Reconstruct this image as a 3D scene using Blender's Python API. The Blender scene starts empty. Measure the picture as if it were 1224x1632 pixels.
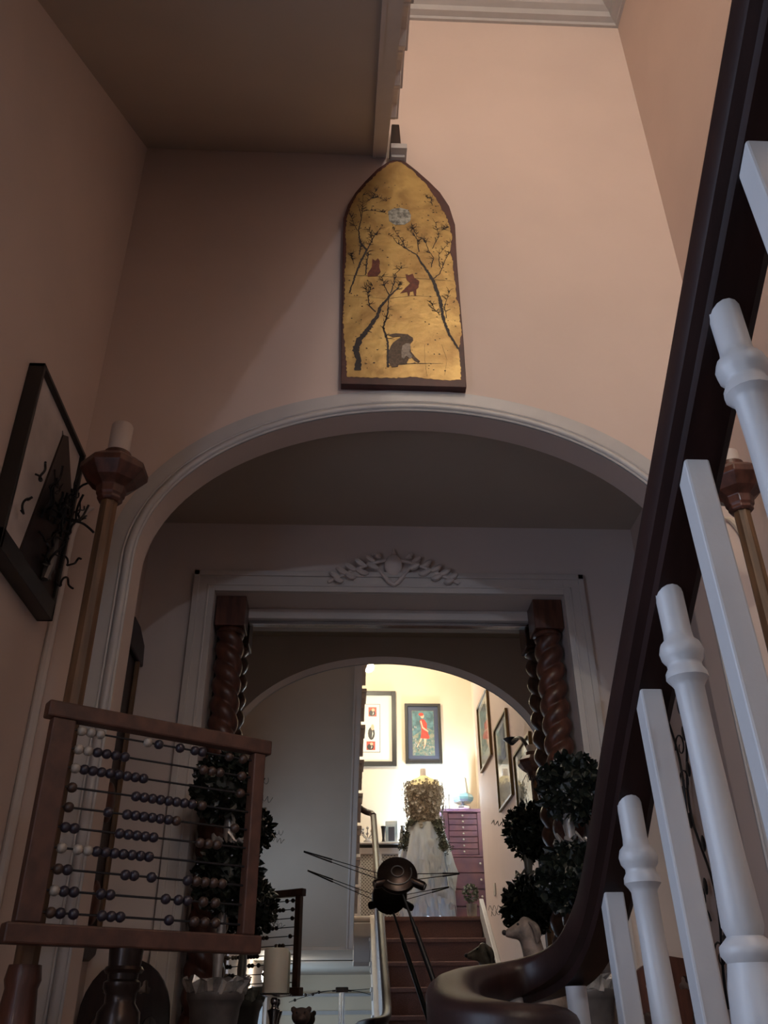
import bpy, bmesh, math, random, json
from mathutils import Vector, Matrix
from math import sin, cos, pi, sqrt
random.seed(7)
SC = bpy.context.scene
COL = SC.collection

# ---------------------------------------------------------------- camera
FPX = 1385.0
TH = math.atan(FPX / 2316.0); ROLL = math.atan(22 / 2316.0); YAW = math.radians(2.8)
fw = Vector((sin(YAW) * cos(TH), cos(YAW) * cos(TH), sin(TH)))
r0 = Vector((cos(YAW), -sin(YAW), 0)); u0 = r0.cross(fw)
rv = r0 * cos(ROLL) - u0 * sin(ROLL); uv = u0 * cos(ROLL) + r0 * sin(ROLL)
cam = bpy.data.cameras.new('camera'); camo = bpy.data.objects.new('camera', cam); COL.objects.link(camo)
cam.sensor_fit = 'VERTICAL'; cam.sensor_height = 36.0; cam.lens = FPX / 1632 * 36.0; cam.clip_start = 0.02
m3 = Matrix((rv, uv, -fw)).transposed()
camo.matrix_world = Matrix.Translation((0, 0, 1.45)) @ m3.to_4x4()
SC.camera = camo

# ---------------------------------------------------------------- world, lights, exposure
W = bpy.data.worlds.new('world'); SC.world = W; W.use_nodes = True
W.node_tree.nodes['Background'].inputs[0].default_value = (0.42, 0.55, 1.0, 1)
W.node_tree.nodes['Background'].inputs[1].default_value = 0.35
SC.view_settings.view_transform = 'Standard'; SC.view_settings.look = 'None'
SC.view_settings.exposure = 0.21; SC.view_settings.gamma = 1.0; SC.view_settings.use_curve_mapping = False
SC.cycles.max_bounces = 10; SC.cycles.diffuse_bounces = 6; SC.cycles.glossy_bounces = 6
SC.cycles.transmission_bounces = 6; SC.cycles.transparent_max_bounces = 8
SC.cycles.sample_clamp_indirect = 4.0; SC.cycles.caustics_reflective = True; SC.cycles.caustics_refractive = False
SC.cycles.use_denoising = True

def lamp(name, kind, loc, energy, color, size=.1, rot=None, sy=None):
    l = bpy.data.lights.new(name, kind); l.energy = energy; l.color = color
    if kind == 'AREA':
        l.size = size
        if sy: l.shape = 'RECTANGLE'; l.size_y = sy
    else: l.shadow_soft_size = size
    o = bpy.data.objects.new(name, l); COL.objects.link(o); o.location = loc
    if rot: o.rotation_euler = rot
    return o
# daylight through the tall side window (left wall, beside the camera)
lamp('window_daylight', 'AREA', (-.98, .35, 1.85), 17, (.64, .76, 1.0), 1.35, (0, -pi / 2, 0), 1.0)
# blue daylight through the glazed light at the end of the passage below the landing
lamp('passage_daylight', 'AREA', (-1.0, -3.3, 1.3), 60, (.50, .70, 1.0), 1.9, (0, -pi / 2, 0), .9)
# pendant bulb over the landing
lamp('pendant_light', 'POINT', (.235, -1.6, 4.56), 95, (1.0, .89, .70), .05)
# cool white uplighter standing behind the dress
lamp('uplighter_light', 'POINT', (1.03, -2.06, 3.45), 58, (.66, .80, 1.0), .03)
lamp('uplighter_light_lower', 'POINT', (.86, -2.24, 2.75), 80, (.62, .80, 1.0), .05)
# warm-white fill added under the landing to brighten passage, hall and soffit
lamp('passage_fill', 'POINT', (-.62, -2.2, 1.88), 13, (1.0, .88, .74), .08)
# warm lamp on the upper storey
lamp('upper_light', 'POINT', (.75, -.4, 5.1), 34, (1.0, .85, .74), .15)

# ---------------------------------------------------------------- helpers
class MB:
    def __init__(s): s.v = []; s.f = []
    def add(s, vs, fs):
        n = len(s.v); s.v += [tuple(v) for v in vs]; s.f += [tuple(i + n for i in f) for f in fs]; return s
    def box(s, a, b, rot=None, c=None):
        x0, y0, z0 = a; x1, y1, z1 = b
        vs = [(x0,y0,z0),(x1,y0,z0),(x1,y1,z0),(x0,y1,z0),(x0,y0,z1),(x1,y0,z1),(x1,y1,z1),(x0,y1,z1)]
        if rot is not None:
            c = Vector(c) if c is not None else Vector(((x0+x1)/2,(y0+y1)/2,(z0+z1)/2))
            vs = [tuple(rot @ (Vector(v) - c) + c) for v in vs]
        return s.add(vs, [(0,3,2,1),(4,5,6,7),(0,1,5,4),(1,2,6,5),(2,3,7,6),(3,0,4,7)])
    def tube(s, pts, rad, n=8, caps=True, flat=None):
        pts = [Vector(p) for p in pts]
        if not hasattr(rad, '__len__'): rad = [rad] * len(pts)
        vs = []; ref = Vector((.31, .17, .93)).normalized()
        for i, p in enumerate(pts):
            t = (pts[min(i + 1, len(pts) - 1)] - pts[max(i - 1, 0)]).normalized()
            a = ref - t * ref.dot(t)
            if a.length < .05: ref = Vector((.9, .3, .1)); a = ref - t * ref.dot(t)
            a.normalize(); b = t.cross(a); ref = a
            for k in range(n):
                q = 2 * pi * k / n; vs.append(p + (a * cos(q) + b * sin(q)) * rad[i])
        fs = [(i*n+k, i*n+(k+1)%n, (i+1)*n+(k+1)%n, (i+1)*n+k) for i in range(len(pts)-1) for k in range(n)]
        if caps: fs += [tuple(range(n))[::-1], tuple(range((len(pts)-1)*n, len(pts)*n))]
        return s.add(vs, fs)
    def lathe(s, c, prof, n=20, ph=0, fn=None):
        vs = []
        for r, z in prof:
            for k in range(n):
                q = 2 * pi * k / n + ph; rr = r * (fn(q, z) if fn else 1)
                vs.append((c[0] + rr * cos(q), c[1] + rr * sin(q), c[2] + z))
        m = len(prof)
        fs = [(i*n+k, i*n+(k+1)%n, (i+1)*n+(k+1)%n, (i+1)*n+k) for i in range(m-1) for k in range(n)]
        fs += [tuple(range(n))[::-1], tuple(range((m-1)*n, m*n))]
        return s.add(vs, fs)
    def prism(s, pts, ax, a, b):
        """pts 2-D outline; ax 'y': (x,z) extruded in y from a to b; 'x': (y,z); 'z': (x,y)"""
        n = len(pts)
        f = {'y': lambda p, t: (p[0], t, p[1]), 'x': lambda p, t: (t, p[0], p[1]), 'z': lambda p, t: (p[0], p[1], t)}[ax]
        s.add([f(p, a) for p in pts] + [f(p, b) for p in pts],
              [tuple(range(n)), tuple(range(n, 2*n))[::-1]] + [(i, (i+1) % n, n+(i+1) % n, n+i) for i in range(n)])
        return s
    def sphere(s, c, r, n=12, m=8, sc=(1,1,1)):
        vs = [(c[0], c[1], c[2] + r*sc[2])]
        for i in range(1, m):
            t = pi * i / m
            for k in range(n):
                q = 2*pi*k/n; vs.append((c[0]+r*sc[0]*sin(t)*cos(q), c[1]+r*sc[1]*sin(t)*sin(q), c[2]+r*sc[2]*cos(t)))
        vs.append((c[0], c[1], c[2]-r*sc[2]))
        fs = [(0, 1+k, 1+(k+1)%n) for k in range(n)]
        for i in range(m-2): fs += [(1+i*n+k, 1+(i+1)*n+k, 1+(i+1)*n+(k+1)%n, 1+i*n+(k+1)%n) for k in range(n)]
        b = len(vs)-1; fs += [(b, 1+(m-2)*n+(k+1)%n, 1+(m-2)*n+k) for k in range(n)]
        return s.add(vs, fs)
    def sweep(s, path, prof, up=Vector((0, 0, 1)), closed=False):
        """prof: list of (side, up) offsets carried along path"""
        P = [Vector(p) for p in path]; n = len(prof); vs = []
        for i, p in enumerate(P):
            t = (P[min(i+1, len(P)-1)] - P[max(i-1, 0)]).normalized()
            sd = t.cross(up).normalized(); w = sd.cross(t)
            vs += [p + sd*a + w*b for a, b in prof]
        fs = [(i*n+k, i*n+(k+1)%n, (i+1)*n+(k+1)%n, (i+1)*n+k) for i in range(len(P)-1) for k in range(n)]
        fs += [tuple(range(n))[::-1], tuple(range((len(P)-1)*n, len(P)*n))]
        return s.add(vs, fs)
    def build(s, name, mat, parent=None, smooth=False, bev=0, kind=None, label=None, auto=True, vt=None):
        me = bpy.data.meshes.new(name)
        org = Vector((0, 0, 0))
        if parent is None and s.v:
            xs = [v[0] for v in s.v]; ys = [v[1] for v in s.v]; zs = [v[2] for v in s.v]
            org = Vector(((min(xs)+max(xs))/2, (min(ys)+max(ys))/2, min(zs)))
        else:
            p = parent
            while p is not None: org += Vector(p.location); p = p.parent
        me.from_pydata([tuple(Vector(v) - org) for v in s.v], [], s.f)
        bm = bmesh.new(); bm.from_mesh(me); bmesh.ops.recalc_face_normals(bm, faces=bm.faces); bm.to_mesh(me); bm.free()
        me.materials.append(mat)
        if smooth:
            me.polygons.foreach_set('use_smooth', [True]*len(me.polygons))
            if auto: me.set_sharp_from_angle(angle=math.radians(42))
        me.update()
        o = bpy.data.objects.new(name, me); COL.objects.link(o)
        if parent is None: o.location = org
        else: o.parent = parent
        if bev:
            md = o.modifiers.new('bevel', 'BEVEL'); md.width = bev; md.segments = 2; md.limit_method = 'ANGLE'
        if kind: o['kind'] = kind
        if label: o['label'] = label
        return o

def empty(name, loc, label, cat, group=None):
    o = bpy.data.objects.new(name, None); COL.objects.link(o); o.location = loc; o.empty_display_size = .05
    o['label'] = label; o['category'] = cat
    if group: o['group'] = group
    return o
def tag(o, label, cat, group=None):
    o['label'] = label; o['category'] = cat
    if group: o['group'] = group
    return o
def struct(name, mb, mat, smooth=False, bev=0):
    return mb.build(name, mat, None, smooth, bev, kind='structure')
def inst(o, parent, loc=None, name=None):
    """a further copy of a child mesh object, sharing its mesh"""
    c = o.copy(); COL.objects.link(c); c.parent = parent
    if loc is not None: c.location = loc
    return c

def mat(name, color, rough=.6, metal=0, noise=0, scale=8, bump=0, bscale=60, color2=None, coat=0, wood=False, spec=None, detail=6, emit=None, estr=0, stretch=(1,1,1), trans=0, ssw=0, dist=0):
    m = bpy.data.materials.new(name); m.use_nodes = True; nt = m.node_tree; N = nt.nodes; L = nt.links
    p = N['Principled BSDF']
    p.inputs['Base Color'].default_value = (*color, 1); p.inputs['Roughness'].default_value = rough
    p.inputs['Metallic'].default_value = metal
    if coat: p.inputs['Coat Weight'].default_value = coat; p.inputs['Coat Roughness'].default_value = .12
    if spec is not None: p.inputs['Specular IOR Level'].default_value = spec
    if trans: p.inputs['Transmission Weight'].default_value = trans
    if ssw: p.inputs['Subsurface Weight'].default_value = ssw; p.inputs['Subsurface Scale'].default_value = .02
    if emit: p.inputs['Emission Color'].default_value = (*emit, 1); p.inputs['Emission Strength'].default_value = estr
    if noise or bump:
        tc = N.new('ShaderNodeTexCoord'); mp = N.new('ShaderNodeMapping'); L.new(tc.outputs['Object'], mp.inputs[0])
        mp.inputs['Scale'].default_value = stretch
    if noise:
        n = N.new('ShaderNodeTexNoise'); n.inputs['Scale'].default_value = scale; n.inputs['Detail'].default_value = detail
        n.inputs['Distortion'].default_value = dist
        L.new(mp.outputs[0], n.inputs['Vector'])
        cr = N.new('ShaderNodeValToRGB'); L.new(n.outputs['Fac'], cr.inputs[0])
        c2 = color2 or tuple(c * (1 - noise) for c in color)
        cr.color_ramp.elements[0].position = .36; cr.color_ramp.elements[0].color = (*c2, 1)
        cr.color_ramp.elements[1].position = .64; cr.color_ramp.elements[1].color = (*color, 1)
        L.new(cr.outputs[0], p.inputs['Base Color'])
    if bump:
        n2 = N.new('ShaderNodeTexNoise'); n2.inputs['Scale'].default_value = bscale; n2.inputs['Detail'].default_value = 5
        L.new(mp.outputs[0], n2.inputs['Vector'])
        b = N.new('ShaderNodeBump'); b.inputs['Strength'].default_value = bump; b.inputs['Distance'].default_value = .004
        L.new(n2.outputs['Fac'], b.inputs['Height']); L.new(b.outputs[0], p.inputs['Normal'])
    return m
M = dict(
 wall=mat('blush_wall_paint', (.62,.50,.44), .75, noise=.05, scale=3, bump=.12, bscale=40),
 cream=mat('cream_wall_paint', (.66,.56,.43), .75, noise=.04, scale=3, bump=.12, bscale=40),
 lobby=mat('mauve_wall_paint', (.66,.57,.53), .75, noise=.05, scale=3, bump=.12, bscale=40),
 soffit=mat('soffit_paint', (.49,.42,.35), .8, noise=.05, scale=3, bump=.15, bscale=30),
 white=mat('white_gloss_paint', (.45,.435,.43), .38, noise=.06, scale=14, bump=.15, bscale=50),
 casing=mat('painted_casing', (.58,.53,.50), .5, noise=.06, scale=10, bump=.1, bscale=60),
 carpet=mat('brown_carpet', (.16,.088,.078), .95, noise=.25, scale=120, bump=.6, bscale=300),
 floor=mat('floor_boards', (.22,.13,.08), .5, noise=.3, scale=5, stretch=(8,1,1)),
 rail=mat('dark_mahogany', (.022,.009,.008), .42, noise=.4, scale=9, stretch=(6,1,1), spec=.3, bump=.05),
 wood=mat('red_brown_wood', (.12,.042,.026), .40, noise=.5, scale=9, stretch=(5,5,1), coat=.12, bump=.1),
 aba=mat('abacus_wood', (.090,.034,.020), .5, noise=.4, scale=12, stretch=(2,4,2), bump=.12),
 oak=mat('golden_oak', (.17,.088,.042), .55, noise=.5, scale=10, stretch=(6,6,.6), bump=.1),
 dark=mat('dark_stained_wood', (.022,.010,.008), .42, noise=.5, scale=10, stretch=(5,5,1), bump=.1),
 black=mat('black_iron', (.014,.012,.013), .45, bump=.2, bscale=90, metal=.3),
 bronze=mat('dark_bronze', (.045,.030,.025), .28, metal=.75, noise=.4, scale=20),
 chrome=mat('polished_silver', (.62,.62,.64), .16, metal=1, noise=.15, scale=10),
 wax=mat('ivory_wax', (.62,.57,.47), .5, ssw=.15, noise=.05, scale=9),
 waxd=mat('pale_wax', (.55,.47,.42), .55, ssw=.1, noise=.05, scale=9),
 gold=mat('gold_leaf', (.50,.34,.12), .42, metal=.5, noise=1, color2=(.31,.19,.065), scale=9, bump=.5, bscale=25, detail=9, dist=.6),
 maroon=mat('maroon_board', (.075,.020,.016), .5, noise=.4, scale=14, bump=.1),
 ink=mat('dark_paint', (.022,.016,.016), .6, noise=.3, scale=60),
 moon=mat('silver_leaf', (.36,.36,.32), .5, metal=.3, noise=.7, scale=70),
 fox=mat('fox_paint', (.16,.035,.016), .6, noise=.4, scale=90),
 hare=mat('hare_paint', (.115,.070,.040), .6, noise=.5, scale=120),
 belly=mat('pale_fur_paint', (.34,.28,.22), .6, noise=.4, scale=100),
 leaf=mat('dark_leaf', (.020,.026,.018), .38, noise=.6, scale=30),
 berry=mat('frosted_bead', (.30,.31,.34), .18, metal=.6),
 ribbon=mat('silver_ribbon', (.40,.38,.37), .3, metal=.35, noise=.3, scale=20, bump=.3),
 pot=mat('pewter_pot', (.20,.185,.18), .42, metal=.45, noise=.4, scale=12, bump=.2),
 cello=mat('crinkled_cellophane', (.55,.53,.50), .12, metal=.4, noise=.5, scale=25, bump=.9, bscale=30),
 beadw=mat('pale_bead', (.42,.36,.30), .4, noise=.6, scale=60),
 beadd=mat('dark_bead', (.030,.022,.030), .34, noise=.4, scale=40),
 beadb=mat('brown_bead', (.060,.032,.022), .38, noise=.4, scale=40),
 pmat=mat('picture_mount', (.80,.78,.70), .7),
 chalk=mat('chalk_panel', (.58,.51,.48), .8, noise=.25, scale=7),
 navy=mat('navy_mount', (.045,.052,.085), .6),
 fblack=mat('black_frame', (.018,.016,.014), .4),
 fgold=mat('brass_frame', (.17,.11,.04), .36, metal=.5, noise=.3, scale=20),
 purple=mat('mauve_lacquer', (.27,.135,.20), .32, noise=.8, color2=(.17,.10,.20), scale=7, coat=.2),
 crystal=mat('crystal_knob', (.85,.85,.88), .1, metal=.3),
 dressm=mat('white_chiffon', (.66,.70,.74), .75, noise=.25, scale=16, bump=.8, bscale=28, stretch=(3,3,.7)),
 skin=mat('cream_dress_form', (.66,.58,.34), .7),
 flower=mat('dried_flower', (.27,.22,.17), .8, noise=.6, scale=60),
 petal=mat('pale_petal', (.27,.25,.22), .7),
 herb=mat('grey_green_garland', (.11,.12,.085), .8, noise=.6, scale=60),
 blue=mat('blue_card', (.22,.36,.48), .5, noise=.6, color2=(.60,.66,.70), scale=7),
 shade=mat('lamp_shade', (.36,.34,.30), .6),
 teal=mat('teal_glass', (.14,.24,.24), .12, noise=.3, scale=9, coat=.5),
 dog=mat('stone_dog', (.25,.19,.155), .6, noise=.6, scale=34, bump=.4, bscale=40),
 bear=mat('dark_bear', (.075,.045,.035), .7, noise=.4, scale=30, bump=.5),
 grille=mat('white_grille', (.62,.60,.56), .6),
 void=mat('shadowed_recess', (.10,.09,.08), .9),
 red=mat('red_paint', (.52,.055,.035), .6, noise=.3, scale=80),
 flesh=mat('flesh_paint', (.62,.38,.25), .6, noise=.15, scale=60),
 brownp=mat('brown_paint', (.20,.085,.04), .6, noise=.4, scale=60),
 meadow=mat('meadow_paint', (.22,.20,.13), .6, noise=1, color2=(.055,.12,.11), scale=30),
 tealp=mat('sky_paint', (.10,.19,.20), .6, noise=.5, scale=20),
 plast=mat('cream_plastic', (.55,.50,.42), .4),
)
# chiffon lets light through
M['chiffon'] = M['dressm']
nt_ = M['dressm'].node_tree; tr_ = nt_.nodes.new('ShaderNodeBsdfTranslucent'); tr_.inputs[0].default_value = (.75, .82, .9, 1)
mx_ = nt_.nodes.new('ShaderNodeMixShader'); mx_.inputs[0].default_value = .5
nt_.links.new(nt_.nodes['Principled BSDF'].outputs[0], mx_.inputs[1]); nt_.links.new(tr_.outputs[0], mx_.inputs[2]); nt_.links.new(mx_.outputs[0], nt_.nodes['Material Output'].inputs[0])
# mirror glass
mm = bpy.data.materials.new('mirror_glass'); mm.use_nodes = True
pb = mm.node_tree.nodes['Principled BSDF']; pb.inputs['Metallic'].default_value = 1; pb.inputs['Roughness'].default_value = 0
pb.inputs['Base Color'].default_value = (.77, .79, .73, 1); M['mirror'] = mm
# window and picture glass
def glass(name, refl, tint=(.96, .97, .97)):
    g = bpy.data.materials.new(name); g.use_nodes = True; nt = g.node_tree; nt.nodes.clear()
    o = nt.nodes.new('ShaderNodeOutputMaterial'); mx = nt.nodes.new('ShaderNodeMixShader'); t = nt.nodes.new('ShaderNodeBsdfTransparent')
    gl = nt.nodes.new('ShaderNodeBsdfGlossy'); t.inputs[0].default_value = (*tint, 1); gl.inputs['Roughness'].default_value = .0
    mx.inputs[0].default_value = refl; nt.links.new(t.outputs[0], mx.inputs[1]); nt.links.new(gl.outputs[0], mx.inputs[2]); nt.links.new(mx.outputs[0], o.inputs[0])
    return g
M['glass'] = glass('clear_glass', .06); M['pglass'] = glass('picture_glass', .24)
mb_ = mat('lit_bulb', (1, .9, .7), .5, emit=(1, .85, .6), estr=60); M['bulb'] = mb_
M['coolbulb'] = mat('cool_lit_bulb', (.8, .9, 1), .5, emit=(.75, .88, 1), estr=12)

# ================================================================= SETTING
A0, A1 = 2.2, 2.3            # arch wall front and back
XL, XR = -.796, 1.187        # side walls
ZF, ZC = .465, 5.47          # hall floor, stairwell ceiling
ZL = 2.265                   # landing floor
ACX, AA, AB, ASP = .212, .812, .54, 2.6
struct('floor', MB().box((-.92, -4.9, ZF-.1), (1.5, 3.5, ZF)), M['floor'])
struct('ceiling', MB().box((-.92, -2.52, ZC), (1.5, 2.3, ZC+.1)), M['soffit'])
struct('ceiling_lobby', MB().box((-.92, 2.3, 3.25), (1.32, 3.45, 3.35)), M['soffit'])
# side walls; the left one has two window openings
wl = MB()
wins = [(-.40, 1.10, 1.25, 2.38), (-4.35, -2.35, .95, 1.82)]
ys = [-4.9, -4.35, -2.35, -.40, 1.10, 3.45]
for a, b in zip(ys[:-1], ys[1:]):
    w = [q for q in wins if abs(q[0]-a) < 1e-6]
    if w:
        wl.box((XL-.12, a, ZF), (XL, b, w[0][2])); wl.box((XL-.12, a, w[0][3]), (XL, b, 5.5))
    else: wl.box((XL-.12, a, ZF), (XL, b, 5.5))
struct('wall_left', wl, M['wall'])
for i, (a, b, c, d) in enumerate(wins):
    wf = MB()
    for p, q in (((XL-.1, a, c), (XL-.04, b, c+.05)), ((XL-.1, a, d-.05), (XL-.04, b, d)), ((XL-.1, a, c), (XL-.04, a+.05, d)), ((XL-.1, b-.05, c), (XL-.04, b, d)),
                 ((XL-.09, (a+b)/2-.015, c), (XL-.05, (a+b)/2+.015, d)), ((XL-.09, a, (c+d)/2-.012), (XL-.05, b, (c+d)/2+.012))): wf.box(p, q)
    wo = struct('window_%d' % (i+1), wf, M['white'])
    MB().box((XL-.072, a+.02, c+.02), (XL-.068, b-.02, d-.02)).build('pane', M['glass'], wo)
    MB().box((XL-.02, a-.05, c-.05), (XL+.03, b+.05, c)).build('window_sill', M['white'], wo)
struct('wall_right', MB().box((XR, -1.12, ZF), (1.30, 3.45, 5.5)).box((XR, -4.9, ZF), (1.30, -1.12, 2.02)), M['wall'])
struct('wall_landing_side', MB().box((1.36, -2.5, 2.02), (1.46, -1.12, 5.5)).box((1.19, -1.14, 2.02), (1.46, -1.115, 5.5)), M['cream'])
struct('wall_back', MB().box((-.92, -2.52, 2.02), (1.46, -2.4, 5.5)), M['cream'])
struct('wall_passage_end', MB().box((-.92, -4.92, ZF), (1.32, -4.8, 2.1)), M['cream'])
struct('trim_passage_ledge', MB().box((XL, -4.8, 1.80), (XR, -4.74, 1.83)).box((XL, -4.8, 1.62), (XR, -4.78, 1.66)), M['white'])
struct('ceiling_passage', MB().box((-.92, -4.9, 2.02), (1.3, -2.4, 2.14)), M['soffit'])
# arch wall
aw = MB()
NS = 56
ap = [(ACX - AA*cos(pi*i/NS), ASP + AB*sin(pi*i/NS)) for i in range(NS+1)]
def wallarch(mb, pts, zb, y0, y1, xl, xr, zt):
    full = [(pts[0][0], zb)] + pts + [(pts[-1][0], zb)]
    n = len(pts)
    for y, fl in ((y0, 0), (y1, 1)):
        vs = [(x, y, z) for x, z in pts] + [(x, y, zt) for x, z in pts]
        mb.add(vs, [(i, i+1, n+i+1, n+i) for i in range(n-1)])
        mb.add([(xl, y, zb), (pts[0][0], y, zb), (pts[0][0], y, pts[0][1]), (pts[0][0], y, zt), (xl, y, zt)], [(0, 1, 2, 3, 4)])
        mb.add([(xr, y, zb), (pts[-1][0], y, zb), (pts[-1][0], y, pts[-1][1]), (pts[-1][0], y, zt), (xr, y, zt)], [(0, 1, 2, 3, 4)])
    k = len(full)
    mb.add([(x, y0, z) for x, z in full] + [(x, y1, z) for x, z in full], [(i, i+1, k+i+1, k+i) for i in range(k-1)])
wallarch(aw, ap, ZF, A0, A1, -.92, 1.32, 5.5)
o = aw.build('wall_arch', M['wall'], None, kind='structure')
# casing round the arch: raised flat band, round bead and fine beads
def archpath(d, zb=ZF):
    P = [(ACX-AA-d, zb)] + [(ACX - AA*cos(pi*i/NS) - d*cos(pi*i/NS)*1.0, ASP + (AB+d)*sin(pi*i/NS)) for i in range(NS+1)] + [(ACX+AA+d, zb)]
    return P
cs = MB()
P0 = archpath(.001); P1 = archpath(.082)
n = len(P0)
cs.add([(x, A0-.007, z) for x, z in P0] + [(x, A0-.007, z) for x, z in P1] + [(x, A0, z) for x, z in P1] + [(x, A0-.0001, z) for x, z in P0],
       [(i, i+1, n+i+1, n+i) for i in range(n-1)] + [(n+i, n+i+1, 2*n+i+1, 2*n+i) for i in range(n-1)])
cs.tube([(x, A0-.006, z) for x, z in archpath(.016)], .0125, 10)
cs.tube([(x, A0-.008, z) for x, z in archpath(.033)], .004, 6)
cs.tube([(x, A0-.006, z) for x, z in archpath(.003)], .005, 6)
struct('trim_arch', cs, M['white'], smooth=True)
# staff beads down the corners between arch wall and side walls
for s_, x in ((1, XL), (-1, XR)):
    b = MB(); pts = [(x+.012*s_, A0-.012, ZF), (x+.012*s_, A0-.012, 2.66)] + [(x+s_*(.012+.05*(1-cos(t*pi/10))), A0-.010, 2.66+.10*sin(t*pi/10)) for t in range(1, 6)]
    b.tube(pts, [.012]*(len(pts)-2)+[.008, .003], 8); struct('trim_corner', b, M['casing'] if s_ > 0 else M['cream'], smooth=True)
# cornice below the stairwell ceiling
def cornice(mb, path):
    prof = [(0, 0), (0, .16), (-.15, .16), (-.15, .14), (-.12, .13), (-.115, .10), (-.07, .06), (-.045, .05), (-.04, .02), (-.015, .015), (-.012, 0)]
    P = [Vector(p) for p in path]; k = len(prof); vs = []
    for i, p in enumerate(P):
        if i == 0: d = (P[1]-P[0]).normalized(); nn = Vector((d.y, -d.x, 0)); sc = 1
        elif i == len(P)-1: d = (P[i]-P[i-1]).normalized(); nn = Vector((d.y, -d.x, 0)); sc = 1
        else:
            d1 = (P[i]-P[i-1]).normalized(); d2 = (P[i+1]-P[i]).normalized()
            n1 = Vector((d1.y, -d1.x, 0)); n2 = Vector((d2.y, -d2.x, 0)); nn = (n1+n2).normalized(); sc = 1/nn.dot(n1)
        for a, b in prof: vs.append(p + nn*(-a)*sc + Vector((0, 0, b)))
    mb.add(vs, [(i*k+j, i*k+(j+1) % k, (i+1)*k+(j+1) % k, (i+1)*k+j) for i in range(len(P)-1) for j in range(k)])
c = MB(); cornice(c, [(.15, A0, 5.335), (XR, A0, 5.335), (XR, -1.12, 5.335)]); struct('trim_cornice', c, M['white'])

# ---- mirror wall with its recess
MX0, MX1, MZ1, MZ0 = -.515, .866, 2.937, 1.30
mw = MB()
mw.box((-.92, 3.12, ZF), (MX0-.0, 3.40, 3.30)); mw.box((MX1, 3.12, ZF), (1.32, 3.40, 3.30))
mw.box((MX0, 3.12, MZ1), (MX1, 3.40, 3.30)); mw.box((MX0, 3.12, ZF), (MX1, 3.40, MZ0)); mw.box((MX0, 3.305, MZ0), (MX1, 3.40, MZ1))
struct('wall_front', mw, M['lobby'])
ct = MB()
for a, b in (((MX0-.07, 3.10, ZF), (MX0, 3.12, MZ1+.072)), ((MX1, 3.10, ZF), (MX1+.07, 3.12, MZ1+.072)), ((MX0, 3.10, MZ1), (MX1, 3.12, MZ1+.072))): ct.box(a, b)
for a, b in (((MX0-.084, 3.092, ZF), (MX0-.062, 3.12, MZ1+.086)), ((MX1+.062, 3.092, ZF), (MX1+.084, 3.12, MZ1+.086)), ((MX0-.084, 3.092, MZ1+.064), (MX1+.084, 3.12, MZ1+.086)),
             ((MX0-.030, 3.096, ZF), (MX0-.022, 3.12, MZ1+.03)), ((MX1+.022, 3.096, ZF), (MX1+.030, 3.12, MZ1+.03)), ((MX0-.03, 3.096, MZ1+.022), (MX1+.03, 3.12, MZ1+.030))): ct.box(a, b)
struct('trim_mirror_recess', ct, M['casing'], bev=.002)

# ================================================================= STAIRS
st = empty('staircase', (.72, .9, ZF), 'lower flight of stairs with brown carpet climbing to the landing, seen in the mirror', 'staircase')
nos = [(.9 - .24*k, .645 + .18*k) for k in range(10)]       # nosing (y, z); the last one is the landing edge
for k, (y, z) in enumerate(nos):
    b = MB(); yb = y-.24 if k < 9 else y-.10
    b.box((.285, yb-.02, z-.18-.02*(k > 0)), (1.17, y-.022, z-.02)); b.box((.285, yb-.005, z-.034), (1.17, y, z))
    b.build('step', M['carpet'], st, bev=.008)
body = MB(); body.prism([(.68, ZF), (-1.26, 1.96)] + [(-1.26, ZF)], 'x', .29, 1.16); body.build('spandrel', M['white'], st)
sg = MB(); sg.prism([(.98, ZF), (.98, .60), (.90, .66), (-1.26, 2.28), (-1.26, 2.0), (.55, ZF)], 'x', .235, .285); sg.build('string_board', M['white'], st, bev=.004)
sk = MB(); sk.prism([(.95, ZF), (.95, .74), (-1.26, 2.40), (-1.26, 2.25), (.80, ZF)], 'x', 1.150, 1.186); sk.build('skirting_board', M['white'], st, bev=.004)
for k, (y, z) in enumerate(nos[:9]):
    b = MB()
    for j in range(5):
        r = .034 - j*.005; b.tube([(.228, y-.03-j*.036, z-.05), (.236, y-.03-j*.036, z-.05)], r, 10)
    b.box((.222, y-.24, z-.024), (.29, y+.012, z+.002)); b.build('tread_bracket', M['white'], st, smooth=True)

# landing
ld = empty('landing', (.3, -1.8, 2.02), 'half landing with white rounded edge and brown carpet at the head of the lower stairs', 'landing')
MB().box((XL, -2.4, 2.02), (.235, -1.26, ZL-.03)).box((.235, -2.4, 2.02), (1.186, -1.30, ZL-.03)).box((1.19, -2.4, 2.02), (1.36, -1.14, ZL-.03)).build('joist_box', M['white'], ld)
MB().box((XL, -2.4, ZL-.03), (1.186, -1.262, ZL)).box((1.186, -2.4, ZL-.03), (1.36, -1.14, ZL)).build('carpet', M['carpet'], ld)
e = MB(); e.tube([(XL, -1.25, ZL-.02), (.24, -1.25, ZL-.02)], .024, 12); e.tube([(XL, -1.25, ZL-.06), (.24, -1.25, ZL-.06)], .014, 10); e.build('edge_moulding', M['white'], ld, smooth=True)
# tread edge scroll hanging below the landing beside the rail
b = MB(); b.prism([(-1.262, 2.20), (-1.262, 1.9), (-1.20, 1.93), (-1.12, 2.02), (-1.05, 2.10), (-1.05, 2.20)], 'x', .10, .235); b.build('bracket', M['white'], ld, bev=.006)

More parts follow.
